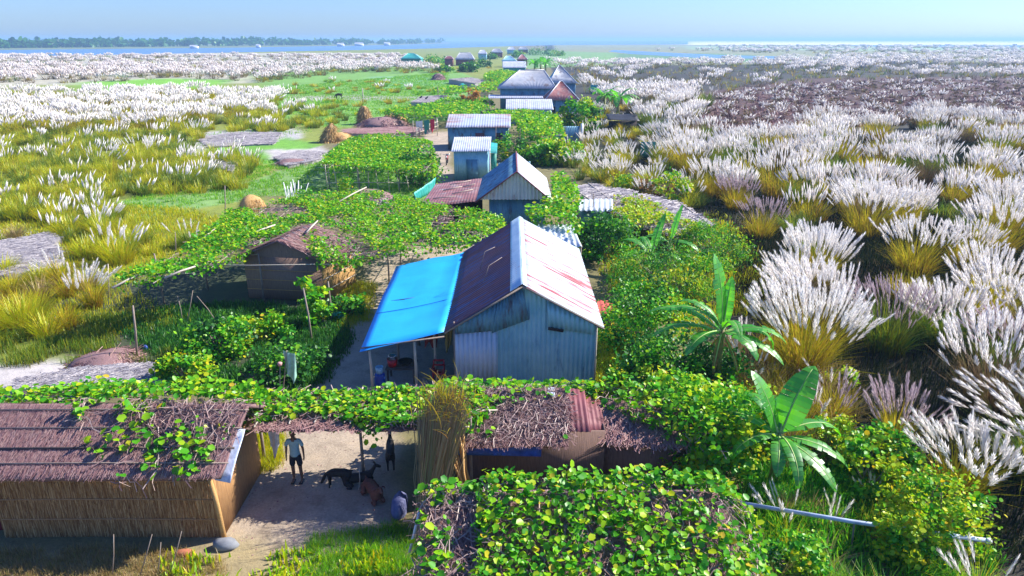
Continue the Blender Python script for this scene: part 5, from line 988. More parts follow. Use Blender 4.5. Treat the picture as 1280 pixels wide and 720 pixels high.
for lab, px, py, h_, r_, nb, npl, bl, pl_, kw in clumps:
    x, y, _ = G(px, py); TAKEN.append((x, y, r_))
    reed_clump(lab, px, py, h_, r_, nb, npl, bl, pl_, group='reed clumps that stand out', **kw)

# ------------------------------------------------------------------ reed beds (nobody could count these)
Rp = [(696, 92), (790, 150), (815, 185), (850, 212), (905, 250), (925, 300), (965, 340), (960, 480), (1060, 520), (1130, 600), (1225, 700), (1260, 800), (2600, 800), (2600, 54), (1000, 54), (880, 58), (900, 62), (760, 64), (690, 74)]
cut = [(866, 122), (960, 108), (1100, 100), (1700, 98), (1700, 178), (1290, 170), (1180, 150), (1040, 164), (930, 190), (880, 168)]
pondp = [(760, 62), (1040, 68), (1040, 74), (880, 74), (760, 68)]
green = [(630, 60), (720, 62), (775, 66), (900, 74), (880, 78), (760, 80), (690, 78)]
wr = lambda px, py, x, y: (.62, .25, .13) if y < 90 else (.35, .3, .35)
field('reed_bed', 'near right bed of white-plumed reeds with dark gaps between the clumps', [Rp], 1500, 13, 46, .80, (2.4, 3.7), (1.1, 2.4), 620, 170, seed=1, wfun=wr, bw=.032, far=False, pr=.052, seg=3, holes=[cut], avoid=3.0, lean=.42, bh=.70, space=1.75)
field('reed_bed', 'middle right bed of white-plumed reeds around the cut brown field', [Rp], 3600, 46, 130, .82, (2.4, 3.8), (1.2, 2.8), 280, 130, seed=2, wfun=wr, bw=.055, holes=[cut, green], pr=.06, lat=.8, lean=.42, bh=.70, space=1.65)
field('reed_bed', 'far right reed beds fading to the horizon in white bands', [Rp], 6500, 130, 1500, lambda px, py, x, y, r: .95 if fbm(np.array([x*.25]), np.array([y]), 60, 5)[0] > .40 else .1, (2.4, 3.6), (1.0, 2.0), 12, 34, seed=3, wfun=wr, bw=.06, holes=[pondp, green, cut], pr=.10, lat=.8, seg=1)
field('cut_reeds', 'low brown and mauve cut reeds and stubble on the right', [cut], 13000, 58, 245, .12, (.6, 1.6), (.6, 1.7), 40, 12, mats=('cut_dark', 'blade_brown', 'straw_rose'), seed=4, bw=.08, bh=1, lean=1.3, lat=.85)
Lw = [(-2000, 72), (0, 70), (250, 68), (480, 66), (520, 72), (500, 82), (560, 86), (560, 92), (430, 92), (330, 104), (230, 98), (110, 104), (-2000, 118)]
field('reed_bed', 'far left reed beds forming pale bands before the river', [Lw], 5200, 150, 560, lambda px, py, x, y, r: .97 if fbm(np.array([x*.25]), np.array([y]), 50, 15)[0] > .44 else .15, (2.2, 3.4), (1.0, 1.8), 14, 34, seed=5, wfun=lambda *a: (.3, .2, .5), bw=.06, pr=.10, lat=1.0, seg=1, wind=(.05, 0), plm='plume_far')
Lm = [(-2000, 120), (110, 118), (240, 110), (340, 106), (350, 128), (335, 150), (240, 158), (200, 166), (60, 168), (-2000, 175)]
field('reed_bed', 'left band of thick white plumes above the yellow meadow', [Lm], 3600, 72, 160, .85, (2.4, 3.4), (1.2, 2.2), 110, 80, seed=6, mats=('grass_yg', 'blade_gold', 'blade_gold'), bw=.06, pr=.085, lat=1.0, wind=(.08, 0), space=1.3)
Ly = [(-1500, 150), (0, 150), (240, 150), (340, 140), (420, 130), (440, 150), (380, 165), (250, 165), (240, 188), (330, 200), (310, 215), (300, 238), (200, 245), (120, 250), (170, 300), (190, 320), (130, 345), (75, 300), (0, 285), (-1500, 290)]
mat1 = [(-60, 280), (75, 280), (85, 345), (-60, 365)]
field('meadow_grass', 'tall yellow-green grass of the left meadow with stray white heads', [Ly], 8500, 26, 130, .10, (1.4, 2.3), (.9, 1.6), 130, 14, seed=7, mats=('grass_yg', 'grass_yg', 'blade_green'), bw=.045, lat=1.0, wind=(.1, 0), holes=[mat1], avoid=1.2, bh=.8, lean=.4)
field('meadow_grass', 'yellow-green and brown tussocks along the left edge by the ditch', [[(-1500, 345), (0, 345), (70, 340), (130, 345), (140, 395), (90, 440), (-1500, 450)]], 420, 20, 40, .1, (1.6, 2.2), (.7, 1.2), 230, 10, seed=8, mats=('grass_yg', 'blade_gold', 'grass_dry'), bw=.035, seg=3, avoid=1.0, bh=.85, far=False, pr=.045)
field('meadow_grass', 'strips of tall grass across the green meadow in the middle distance', [[(345, 108), (420, 100), (500, 104), (560, 112), (555, 119), (345, 118)], [(360, 126), (530, 126), (520, 140), (440, 150), (360, 140)], [(410, 90), (560, 92), (620, 86), (620, 80), (540, 88), (400, 86)]], 1500, 90, 330, .06, (1.0, 2.0), (.8, 1.5), 60, 12, seed=9, mats=('grass_yg', 'grass_green', 'blade_gold'), bw=.06, lat=.5, avoid=0, bh=.9)
field('reed_bed', 'pale tufts between the teal house and the river', [[(405, 84), (490, 76), (498, 80), (480, 90), (410, 92)], [(560, 74), (700, 70), (695, 84), (660, 76), (590, 76)]], 1600, 200, 420, .8, (2, 3), (1, 2), 14, 26, seed=10, wfun=lambda *a: (.3, .3, .4), pr=.1, lat=.5, seg=1)
field('weeds', 'wild yellow-green grass and plumes on the right flank of the village', [[(705, 170), (800, 165), (850, 215), (880, 262), (850, 270), (790, 250), (735, 232), (705, 215)], [(700, 120), (780, 150), (790, 170), (740, 178), (710, 160)]], 1200, 42, 130, .35, (1.4, 2.5), (.6, 1.2), 110, 20, seed=11, mats=('grass_yg', 'blade_green', 'blade_gold'), bw=.045, lat=.35, avoid=0, pr=.055, bh=.85, far=False)
field('dead_grass', 'tall brown grass around the foot of the second banana plant', [[(905, 430), (975, 400), (1060, 480), (1070, 560), (1000, 590), (930, 560)]], 420, 15, 26, .15, (1.2, 1.9), (.5, .8), 150, 12, seed=12, mats=('blade_gold', 'grass_dry', 'blade_brown'), bw=.022, lat=.5, seg=3, avoid=0, bh=1, far=False, pr=.045)
field('weeds', 'rough grass and weeds along the bottom right corner', [[(935, 620), (1060, 590), (1140, 610), (1230, 700), (1260, 800), (930, 800)]], 600, 10, 19, .12, (.7, 1.3), (.4, .8), 90, 8, seed=13, mats=('grass_yg', 'grass_green', 'grass_dry'), bw=.018, lat=1.0, seg=3, avoid=0, bh=1, far=False, pr=.04)
# ------------------------------------------------------------------ short grass and ground cover
grass('grass', 'short green turf strip right of the big tin house', [(738, 395), (800, 400), (800, 520), (738, 500)], 1500, .28, 'grass_yg', seed=1)
grass('grass', 'green grass growing around the square trellis', [(300, 205), (420, 190), (545, 200), (545, 250), (400, 250), (330, 245), (250, 262), (120, 262)], 5200, .28, 'grass_green', seed=2, cover=.8, tuft=7)
grass('grass', 'bright grass of the green meadow in the middle distance', [(255, 188), (360, 172), (400, 160), (540, 150), (560, 125), (560, 90), (340, 110), (350, 150), (250, 170)], 9000, .35, 'grass_green', seed=3, cover=.75, tuft=6, spread=.5)
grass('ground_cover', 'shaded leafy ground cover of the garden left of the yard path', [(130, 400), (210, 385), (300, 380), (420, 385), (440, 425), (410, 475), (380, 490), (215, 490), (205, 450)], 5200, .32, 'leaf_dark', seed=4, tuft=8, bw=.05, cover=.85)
grass('grass', 'dark rough grass around the ditch at the left', [(-60, 420), (130, 395), (210, 400), (215, 455), (-60, 460)], 1800, .5, 'blade_green', seed=5, cover=.6)
grass('grass', 'grass tufts on the edge of the sunny yard at the bottom', [(385, 672), (500, 655), (560, 690), (520, 760), (380, 760)], 1700, .22, 'grass_green', seed=6, spread=.08, bw=.012)
grass('dry_grass', 'dry grass below the lower left hut', [(-50, 690), (160, 685), (270, 690), (300, 760), (-50, 760)], 2400, .20, 'grass_dry', seed=7, spread=.08, bw=.012, cover=.8)
grass('grass', 'grass beside the yard post behind the boy', [(300, 540), (355, 545), (352, 585), (300, 600)], 700, .35, 'grass_yg', seed=8, spread=.08, bw=.014)
grass('grass', 'grass along the path edge at the golden mat wall', [(435, 350), (470, 355), (462, 400), (425, 415), (420, 385)], 700, .25, 'grass_yg', seed=9)
grass('weeds', 'low broad leaves at the bottom left of the near vine roof', [(200, 705), (390, 690), (470, 690), (530, 720), (530, 790), (200, 790)], 420, .3, 'leaf_yellow', seed=10, bw=.07, tuft=8, spread=.12, cover=.6, sc=.7)
grass('dead_grass', 'brown straw litter between the reed clumps of the right bed', [(900, 280), (1500, 200), (1500, 700), (1260, 720), (1050, 520), (960, 440)], 2600, .5, 'blade_brown', seed=11, lean=1.1, tuft=8, spread=.3, bw=.03)
grass('grass', 'short rough yellow-green grass between the left tussocks and the largest trellis', [(-300, 270), (110, 255), (240, 262), (300, 285), (220, 330), (150, 360), (240, 400), (140, 420), (-300, 450)], 9000, .38, 'grass_yg', seed=12, tuft=7, bw=.025, spread=.25)
grass('ground_cover', 'leafy green undergrowth between the bushes right of the big tin house', [(745, 330), (780, 290), (900, 262), (965, 340), (960, 460), (930, 560), (800, 560), (745, 500), (800, 430)], 2600, .5, 'grass_yg', seed=13, tuft=9, bw=.04, spread=.2, lean=.8, cover=.6)
grass('ground_cover', 'low green undergrowth on the bottom right slope around the pipe', [(930, 560), (1060, 530), (1150, 600), (1240, 700), (1240, 800), (930, 800)], 2600, .5, 'leaf_bush', seed=14, tuft=9, bw=.05, spread=.15, lean=.8, cover=.8)
grass('dead_grass', 'sedge in the near right reed bed, coloured dark for the shade there', [(900, 300), (1400, 260), (1500, 700), (1260, 720), (1050, 520), (960, 440)], 6500, .8, 'blade_shade', seed=16, tuft=8, bw=.03, spread=.25, lean=.6)
grass('dead_grass', 'low grass in the gaps of the middle reed bed, coloured dark for their shade', [(760, 180), (880, 190), (1000, 180), (1400, 180), (1400, 300), (960, 330), (860, 250)], 7000, .7, 'blade_shade', seed=15, tuft=8, bw=.03, spread=.4, lean=.7)
# fallen leaves on the trodden yard
rg = np.random.default_rng(77); Wy = [P(x, y)[:2] for x, y in [(290, 560), (330, 520), (500, 520), (520, 640), (480, 700), (280, 700)]]; p = sample_poly(Wy, 420, rg); b = MB(); canopy_leaves(b, np.column_stack([p, ground_z(p[:, 0], p[:, 1])+.01]), .055, rg, .5)
tag(b.build('fallen_leaves', M['straw_rose']), 'dry leaves and litter scattered on the sandy yard', 'leaf litter', kind='stuff')
# ------------------------------------------------------------------ stakes, heaps, mats
def stake(label, p0, p1, r=.03, mat='bamboo', group=None, name='stake', cat='stake'):
    p0, p1 = np.array(p0), np.array(p1); m_ = (p0+p1)/2+np.array([.03, 0, 0]); return tag(MB().tube([tuple(p0-[0, 0, .1]), tuple(m_), tuple(p1)], [r, r*.9, r*.75], 6).build(name, M[mat], None, origin=tuple(p0)), label, cat, group)
def up(px, py, px1, py1): x, y, z = G(px, py); q = PY(px1, py1, y); return (x, y, z), q
S_ = [('long leaning pole in the garden, nearest the yard path', 390, 428, 379, 360, .045), ('forked post right of the leaning garden pole', 414, 402, 410, 352, .045), ('bent grey stick beside the flat grey mat', 171, 448, 166, 382, .045),
      ('thin upright stick at the far left of the largest trellis', 281, 280, 281, 232, .04), ('thin stick on the turf left of the square trellis', 219, 323, 219, 290, .03), ('pale stick standing at the left corner of the trellis edge', 135, 374, 135, 330, .03),
      ('dead bent twig above the shaded garden', 232, 405, 241, 363, .02), ('second dead bent twig above the shaded garden', 228, 402, 222, 370, .02), ('leaning dead twig over the garden bush', 272, 402, 246, 370, .02),
      ('short white stake in the weeds below the ridge vines', 742, 510, 740, 487, .05), ('dark leaning stick beyond the grey straw heap', 770, 240, 766, 220, .05), ('short pale post at the end of the grey straw heap', 793, 262, 793, 248, .04),
      ('slim stake standing in front of the resting goats', 448, 612, 449, 587, .015), ('tall dry stick in front of the lower left hut, leftmost', 139, 720, 142, 668, .012), ('dry forked stick in front of the lower left hut, second from left', 172, 722, 190, 668, .012), ('slanting dry stick before the lower left hut, third from left', 195, 720, 201, 678, .012), ('dry stick leaning right before the lower left hut, rightmost', 210, 720, 227, 664, .012),
      ('thin white post in the meadow near the grazing animal', 454, 130, 453, 110, .12), ('pole with crossbar beside the far meadow path', 548, 128, 547, 108, .1)]
for lab, a_, b_, c_, d_, r in S_:
    p, q = up(a_, b_, c_, d_); stake(lab, p, q, r, 'bamboo' if 'pale' in lab or 'white' in lab or 'slim' in lab else 'pole')
tag(MB().tube([P(512, 690, .6), PY(524, 641, P(512, 690, .6)[1])], .035, 7).build('pole', M['cloth_white'], None, origin=P(512, 690, .6)), 'white leaning pole at the left end of the near vine roof', 'pole')
tag(MB().tube([P(527, 735, .9), PY(526, 694, P(527, 735, .9)[1])], .05, 8).build('pipe', M['pvc'], None, origin=P(527, 735, .9)), 'short upright blue-grey pipe at the bottom beside the near vine roof', 'pipe')
# the long pale pipe
a_, b_ = P(915, 627, .7), P(1236, 676, .85)
o = thing('pipe', 'long pale blue pipe lying through the weeds at lower right', 'pipe', a_); MB().tube([a_, tuple((np.array(a_)+np.array(b_))/2-[0, 0, .05]), b_], .055, 10).build('tube', M['pvc'], o, smooth=True)
MB().tube([tuple(np.array(b_)-[.06, 0, 0]), tuple(np.array(b_)+[.04, 0, 0])], .068, 10).build('end_ring', M['white'], o)
for u in (.05, .5, .95):
    q = np.array(a_)*(1-u)+np.array(b_)*u; MB().tube([(q[0], q[1]-.12, 0), (q[0], q[1]-.02, q[2]-.05)], .025, 5).build('prop', M['pole'], o)
# bamboo fence under the square trellis and white picket bundle
def picket(label, px0, py0, px1, py1, n, h_, mat='bamboo', r=.025, rails=2, jit=.15, name='stick_fence'):
    a = np.array(G(px0, py0)); b_ = np.array(G(px1, py1)); rg = np.random.default_rng(int(px0)); o = thing(name, label, 'fence', tuple((a+b_)/2)); 
    pb = MB()
    for k in range(n): q = a+(b_-a)*(k/(n-1)); pb.tube([tuple(q-[0, 0, .1]), tuple(q+[rg.normal(0, jit), rg.normal(0, .05), h_*rg.uniform(.75, 1.1)])], r, 5)
    pb.build('pickets', M[mat], o)
    for j in range(rails): z = h_*(.35+.4*j); MB().tube([tuple(a+[0, -.04, z]), tuple((a+b_)/2+[0, -.04, z+.05]), tuple(b_+[0, -.04, z])], r, 5).build('rail', M[mat], o)
picket('open stick fence below the square trellis', 410, 240, 512, 240, 9, 2.2, 'bamboo', .035)
picket('bundle of pale sticks standing on the turf left of the square trellis', 358, 262, 376, 256, 14, 1.9, 'cloth_white', .03, 1, .3)
picket('pale stick fence beyond the pile of branches by the path', 520, 172, 548, 162, 14, 1.5, 'bamboo', .05)
# net
tag(MB().sheet(G(520, 252), G(544, 238), np.array(G(544, 238))+[.1, 0, 1.1], np.array(G(520, 252))+[-.1, 0, .7], .4, .05, 4, .01, jit=.2).build('net', M['tin_teal'], None, origin=G(532, 245)), 'teal net fence beside the path at the rusty lean-to', 'net')
tag(MB().sheet(G(800, 198), G(818, 200), np.array(G(818, 200))+[0, 0, 1.9], np.array(G(800, 198))+[0, 0, 1.8], .5, .04, 3, .02).build('cloth_screen', M['green_wall'], None, origin=G(809, 199)), 'dark teal cloth screen among the reeds right of the village', 'screen')
tag(MB().sheet(G(738, 117), G(762, 118), np.array(G(762, 118))+[0, 0, 2], np.array(G(738, 117))+[0, 0, 2], .5, .04, 1, .03).build('tin_fence', M['tin_teal'], None, origin=G(750, 117)), 'teal fence panel beside the two banana plants', 'fence')
o = thing('shelter', 'low black tarpaulin shelter in the reeds right of the village', 'shelter', G(778, 162)); x, y, z = G(778, 162)
MB().sheet((x-2.2, y-1, 1.5), (x+2.2, y-1, 1.3), (x+2.2, y+2, 1.9), (x-2.2, y+2, 2.0), 1, 0, 4, .03, sag=.1, jit=.1).build('tarpaulin', M['black'], o); MB().box((x, y, .6), (4, .1, 1.2)).build('wall', M['dark_in'], o)
# haystacks
def heap(label, px, py, rx, rz, mat, name='haystack', cat='haystack', n=1500, lean=(0, 0), ry=None, ln=.7, wd=.05, top=.25, seed=0):
    x, y, z = G(px, py); rg = np.random.default_rng(int(px)+seed); ry = ry or rx; b = MB(); pr = [(1, 0), (1.02, .2), (.9, .5), (.65, .8), (top, 1), (.01, 1.03)]; th = np.arange(16)*2*PI/16
    o = thing(name, label, cat, (x, y, z)); V = []
    for r_, h_ in pr:
        for t_ in th: k = 1+.12*math.sin(3*t_+px)+rg.normal(0, .03); V.append((x+rx*r_*k*math.cos(t_)+lean[0]*h_, y+ry*r_*k*math.sin(t_)+lean[1]*h_, z+rz*h_))
    V = np.array(V); k = np.arange(16); k2 = (k+1) % 16; b.add(V, np.concatenate([np.stack([i*16+k, i*16+k2, (i+1)*16+k2, (i+1)*16+k], 1) for i in range(5)])); b.build('core', M[{'straw_gold': 'mat_gold'}.get(mat, 'thatch')], o, smooth=True)
    s = MB(); h_ = rg.uniform(0, 1, n); t_ = rg.uniform(0, 2*PI, n); rr = np.interp(h_, [q[1] for q in pr], [q[0] for q in pr])*rg.uniform(.95, 1.1, n); dr = np.stack([np.cos(t_), np.sin(t_), 0*t_], 1)
    p0 = np.stack([x+rx*rr*np.cos(t_)+lean[0]*h_, y+ry*rr*np.sin(t_)+lean[1]*h_, z+rz*h_], 1); d = dr*rg.uniform(.1, .5, (n, 1))+np.array([0, 0, -1])*rg.uniform(.4, 1, (n, 1))+rg.normal(0, .25, (n, 3)); d /= np.linalg.norm(d, axis=1)[:, None]
    p1 = p0+d*ln*rg.uniform(.4, 1.1, (n, 1)); p1[:, 2] = np.maximum(p1[:, 2], z+.02); w_ = np.cross(d, dr)*wd*.5
    s.add(np.stack([p0-w_, p0+w_, p1+w_, p1-w_], 1).reshape(-1, 3), (np.arange(n)*4)[:, None]+np.arange(4)); s.build('straw', M[mat], o); return o
heap('tall narrow brown haystack standing in the middle meadow', 456, 155, .95, 2.6, 'straw_gold', n=1800, wd=.08, top=.35)
heap('leaning sheaf of pale straw left of the tall haystack', 408, 178, .75, 2.2, 'straw_gold', lean=(.7, .5), n=1500, wd=.08)
heap('straw spilled to the right of the leaning sheaf', 425, 176, 1.8, 1.0, 'straw_gold', n=900, wd=.08)
heap('brown straw heap right of the tall haystack', 493, 154, 1.8, 1.5, 'straw_gold', n=1200, wd=.08)
heap('purplish pile of poles and straw below the tall haystack', 478, 157, 3.2, 1.2, 'straw_rose', n=1500, wd=.1, ln=1.6)
heap('grey-brown brushwood heap at the left end of the square trellis', 440, 190, 2.0, 1.2, 'straw_grey', n=900, wd=.06, ln=1.2)
heap('distant brown haystack in the far meadow left of the village', 548, 100, 1.8, 2.0, 'straw_rose', n=700, wd=.2, ln=1.5)
heap('small red-brown heap near the far haystack', 583, 103, 1.6, 1.4, 'straw_rose', n=500, wd=.2, ln=1.2)
heap('dark red-brown heap of stems at the foot of the stake beside the flat grey mat', 130, 455, 1.1, .4, 'straw_rose', n=2600, wd=.035, ln=.6)
heap('orange dry shrub heap at the left of the largest trellis', 315, 262, .9, 1.1, 'straw_gold', n=700, wd=.03, ln=.4)
heap('small brown heap in the left meadow near the pale mat', 365, 205, 1.6, .5, 'straw_rose', n=600, wd=.05, ln=.6)
# flat mats of drying straw
def mat_(label, poly, h_=.15, mat='straw_grey', n=4000, wd=.03, ln=.6):
    W0 = [P(x, y, h_)[:2] for x, y in poly]; rj = np.random.default_rng(int(poly[0][0])+500); W = []
    for i in range(len(W0)):
        a, b_ = np.array(W0[i]), np.array(W0[(i+1) % len(W0)]); L_ = np.linalg.norm(b_-a); W += [tuple(a+(b_-a)*u+rj.normal(0, .035, 2)*min(L_, 5)) for u in np.arange(0, 1, .125)]
    c = np.array(W).mean(0); o = thing('straw_mat', label, 'straw mat', (c[0], c[1], 0), 'drying straw spread on the ground'); k = len(W)
    MB().add([(*q, h_) for q in W]+[(*q, -.02) for q in W], [tuple(range(k))]).add([(*q, h_) for q in W]+[(*q, -.02) for q in W], [(i, (i+1) % k, (i+1) % k+k, i+k) for i in range(k)]).build('mat_base', M['mat_base'], o)
    rg = np.random.default_rng(k*7+int(c[0]*10) % 1000); p = sample_poly(W, n, rg); a = rg.normal(.35, .6, n); Ls = rg.uniform(.3, 1, n)*ln; dx = np.cos(a)*Ls/2; dy = np.sin(a)*Ls/2; z = h_+rg.uniform(.01, .08, n)+.05*fbm(p[:, 0], p[:, 1], .8, 3)
    V = np.stack([np.stack([p[:, 0]-dx, p[:, 1]-dy-wd/2, z], 1), np.stack([p[:, 0]+dx, p[:, 1]+dy-wd/2, z+.01], 1), np.stack([p[:, 0]+dx, p[:, 1]+dy+wd/2, z+.02], 1), np.stack([p[:, 0]-dx, p[:, 1]-dy+wd/2, z+.01], 1)], 1)
    b = MB(); b.add(V.reshape(-1, 3), (np.arange(n)*4)[:, None]+np.arange(4)); b.build('straw', M[mat], o)
M['mat_base'] = m_plain('mat_base', (.28, .26, .27), .9, col2=(.42, .39, .38), scale=6, bmp=.8)
mat_('large grey straw bed at the left edge above the golden-green tussock', [(-60, 315), (0, 302), (60, 291), (72, 300), (70, 335), (0, 345), (-60, 350)], .35)
mat_('long low grey straw bed in front of the shaded garden', [(20, 474), (110, 460), (207, 456), (209, 484), (100, 490), (20, 490)], .2, n=6000, wd=.02, ln=.35)
mat_('pale straw bed in the upper left meadow under hanging plumes', [(247, 172), (300, 166), (352, 166), (340, 180), (262, 184)], .12, wd=.08, ln=1.2)
mat_('small dark-edged tilted straw mat in the left meadow', [(254, 202), (280, 199), (296, 203), (290, 214)], .4, n=900, wd=.06)
mat_('grey straw bed left of the square trellis', [(345, 196), (372, 189), (405, 190), (396, 201), (360, 207)], .25, wd=.06, ln=.8)
mat_('long pale plank-like straw bed below the brown heaps', [(432, 162), (505, 159), (540, 163), (500, 168), (434, 167)], .4, 'straw_rose', wd=.1, ln=2)
mat_('grey thatch roof lying low beyond the vine plot', [(514, 128), (528, 121), (556, 119), (562, 124), (552, 129)], 1.2, n=1500, wd=.15, ln=1.5)
mat_('far flat straw roof left of the far vines', [(560, 99), (590, 97), (606, 101), (594, 104)], 1.2, n=900, wd=.2, ln=2)
# branches on the big trellis
for k, (a_, b_, z0, lab) in enumerate([((140, 357), (182, 340), 2.5, 'long pale pole sticking out at the left tip of the largest trellis'), ((205, 345), (244, 333), 2.65, 'thick white branch on the lower left rim of the largest trellis'), ((247, 302), (270, 285), 2.6, 'pale pole on the upper left rim of the largest trellis'), ((308, 293), (344, 281), 2.7, 'pole lying across the left half of the largest trellis'), ((383, 288), (397, 276), 3.2, 'short pole over the exposed thatch of the mat hut'), ((424, 250), (458, 234), 2.8, 'pole rising from the far rim of the largest trellis')]):
    stake(lab, np.array(P(*a_, z0)), np.array(P(*b_, z0+.1)), .05, 'bamboo', name='branch', cat='branch')
heap('heap of dark sticks on the ground behind the largest trellis', 460, 250, 1.8, .8, 'straw_grey', name='stick_heap', cat='stick heap', n=400, wd=.05, ln=1.6)
# flag cloth on a stake, pink-topped stake
p, q = up(352, 497, 358, 438); stake('bent stick holding the pale green cloth in the garden', p, q, .02, 'pole')
cloth('hanging_cloth', 'pale green rag hanging from a stick at the garden edge', 'cloth', tuple(np.array(q)-[.12, 0, 0]), tuple(np.array(q)+[.28, 0, -.12]), 1.0, 'cloth_green', 4, 3)
p, q = up(350, 500, 350, 457); o = thing('stake', 'thin stake with a pink cup on top beside the green rag', 'stake', p); MB().tube([p, q], .018, 6).build('pole', M['pole'], o); MB().lathe(q, [(.001, -.02), (.06, 0), (.09, .1), (.05, .13), (.001, .13)], 10).build('cup', M['pink'], o, smooth=True)
cloth('hanging_cloth', 'white cloth hung on a line at the yard corner post behind the boy', 'cloth', PY(333, 532, G(335, 590)[1]), PY(347, 530, G(335, 590)[1]), .9, 'cloth_white', 2, 4)
stake('thin light stick holding the white cloth in the yard corner', G(344, 574), np.array(PY(336, 540, G(344, 574)[1])), .02)
# clothes line by the path
p0 = G(536, 170); y = p0[1]; a_, b_ = PY(516, 152, y), PY(546, 148, y); o = thing('clothes_line', 'clothes line between thin poles beside the path at the long shed', 'clothes line', p0)
for q in (a_, b_): MB().tube([(q[0], y, 0), (q[0], y, q[2]+.1)], .05, 6).build('pole', M['bamboo'], o)
MB().tube([a_, b_], .015, 4).build('line', M['pole'], o)
u = lambda t: tuple(np.array(a_)*(1-t)+np.array(b_)*t-[0, 0, .02])
cloth('hanging_cloth', 'bright red cloth on the clothes line by the path', 'cloth', u(.72), u(.9), 1.5, 'cloth_red', 3, 5); cloth('hanging_cloth', 'dark green cloth left of the red one on the clothes line', 'cloth', u(.45), u(.68), 1.6, 'green_wall', 3, 6); cloth('hanging_cloth', 'white cloth at the left of the clothes line by the path', 'cloth', u(.12), u(.4), 1.1, 'cloth_white', 3, 7)
# reed bundle
x0, y0, _ = G(520, 668); o = thing('reed_bundle', 'tall bundle of dry reed stalks leaning beside the dark hut', 'reed bundle', (x0, y0, 0)); n = 1500; rg = np.random.default_rng(5)
base = np.array([-2.15, 14.5, 0])+rg.normal(0, 1, (n, 3))*np.array([.15, .28, 0]); b = MB(); az = rg.uniform(0, 6.28, n)
top = np.array([-1.75, 15.8, 2.95])+rg.normal(0, 1, (n, 3))*np.array([.27, .38, .22]); mid_ = (base+top)/2+rg.normal(0, .05, (n, 3))-np.array([.05, .12, 0]); w_ = np.array([.008, 0, 0])
V = np.stack([base-w_, base+w_, mid_+w_, mid_-w_, top+w_*.6, top-w_*.6], 1); b.add(V.reshape(-1, 3), ((np.arange(n)*6)[:, None, None]+np.array([(0, 1, 2, 3), (3, 2, 4, 5)])).reshape(-1, 4)); b.build('stalks', M['stalk'], o)
b = MB(); n = 260; az = rg.uniform(0, 6.28, n); ribbons(b, top[:n], az, rg.uniform(.3, 1.4, n), rg.uniform(.3, .8, n), np.full(n, .02), 3, 0, 1.5); b.build('leaves', M['blade_gold'], o)
b = MB(); n = 160
for k in range(9):
    p = np.array([-1.2+.12*rg.normal(), 15.7+.2*rg.normal(), .3]); q = p+np.array([rg.normal(.0, .25)-.1, .2, rg.uniform(1.6, 2.6)]); b.tube([tuple(p), tuple((p+q)/2+rg.normal(0, .08, 3)), tuple(q)], [.02, .05, .012], 5)
tag(b.build('dry_leaf_sheaf', M['mat_gold'], None, origin=(-1.2, 15.7, 0)), 'sheaf of thick curled brown palm stalks behind the reed bundle', 'sheaf')
# stone, brick, sack, crate
def rock(label, px, py, d, mat, name='stone', cat='stone'):
    x, y, z = G(px, py); rg = np.random.default_rng(int(px)); th = np.arange(10)*2*PI/10; V = []
    for r_, h_ in ((.9, -.05), (1, .35), (.85, .8), (.4, 1)):
        for t_ in th: k = 1+rg.normal(0, .07); V.append((x+d[0]*r_*k*math.cos(t_), y+d[1]*r_*k*math.sin(t_), z+d[2]*h_*(1+rg.normal(0, .05))))
    V.append((x, y, z+d[2]*1.02)); k = np.arange(10); k2 = (k+1) % 10; b = MB(); b.add(np.array(V), np.concatenate([np.stack([i*10+k, i*10+k2, (i+1)*10+k2, (i+1)*10+k], 1) for i in range(3)]+[np.stack([30+k, 30+k2, np.full(10, 40), np.full(10, 40)], 1)][:0]+[])); b.F.append(np.array([[30+i, 30+(i+1) % 10, 40] for i in range(10)])); b.M.append(np.zeros(10, np.int32))
    return tag(b.build(name, M[mat], None, origin=(x, y, z)), label, cat)
rock('flat grey stone at the right foot of the lower left hut', 282, 684, (.32, .2, .22), 'stone'); rock('broken red-brown brick in the dry grass before the lower left hut', 232, 693, (.26, .12, .12), 'brick_red', 'brick', 'brick')
rock('crumpled pale blue sack at the foot of the reed bundle', 500, 640, (.22, .45, .5), 'sack', 'sack', 'sack'); rock('red bin half hidden in the dark at the left edge of the lower left hut', 5, 655, (.28, .25, .6), 'darkred', 'bin', 'bin')
rock('small blue plastic bag lying by the garden stake', 182, 436, (.10, .08, .18), 'blue', 'plastic_bag', 'bag'); rock('teal bundle on the ground by the forked post', 422, 398, (.35, .2, .3), 'tin_teal', 'bundle', 'bundle')
rock('round teal tank beside the far path', 578, 113, (1.0, 1.0, 1.6), 'tin_teal', 'tank', 'tank')
# cart / motor tricycle parked by the small shed
x, y, z = G(559, 205); o = thing('parked_motorcycle', 'dark motorcycle parked by the small tin shed on the path', 'motorcycle', (x, y, z))
for dy in (-.65, .65):
    th = np.linspace(0, 2*PI, 19); w_ = MB(); w_.tube([(x, y+dy+.30*math.cos(t_), z+.32+.30*math.sin(t_)) for t_ in th], .05, 6, cap=False); w_.build('wheel', M['black'], o)
MB().tube([(x, y-.55, z+.55), (x, y, z+.75), (x, y+.6, z+.7)], [.1, .17, .1], 8).build('body', M['darkred'], o, smooth=True); MB().box((x, y+.3, z+.88), (.24, .7, .1)).build('seat', M['black'], o); MB().tube([(x-.35, y-.5, z+1.05), (x, y-.55, z+.98), (x+.35, y-.5, z+1.05)], .025, 6).build('handlebar', M['steel'], o); MB().lathe((x, y-.72, z+.75), [(.001, 0), (.09, .02), (.1, .12), (.001, .16)], 10).build('headlight', M['white'], o)
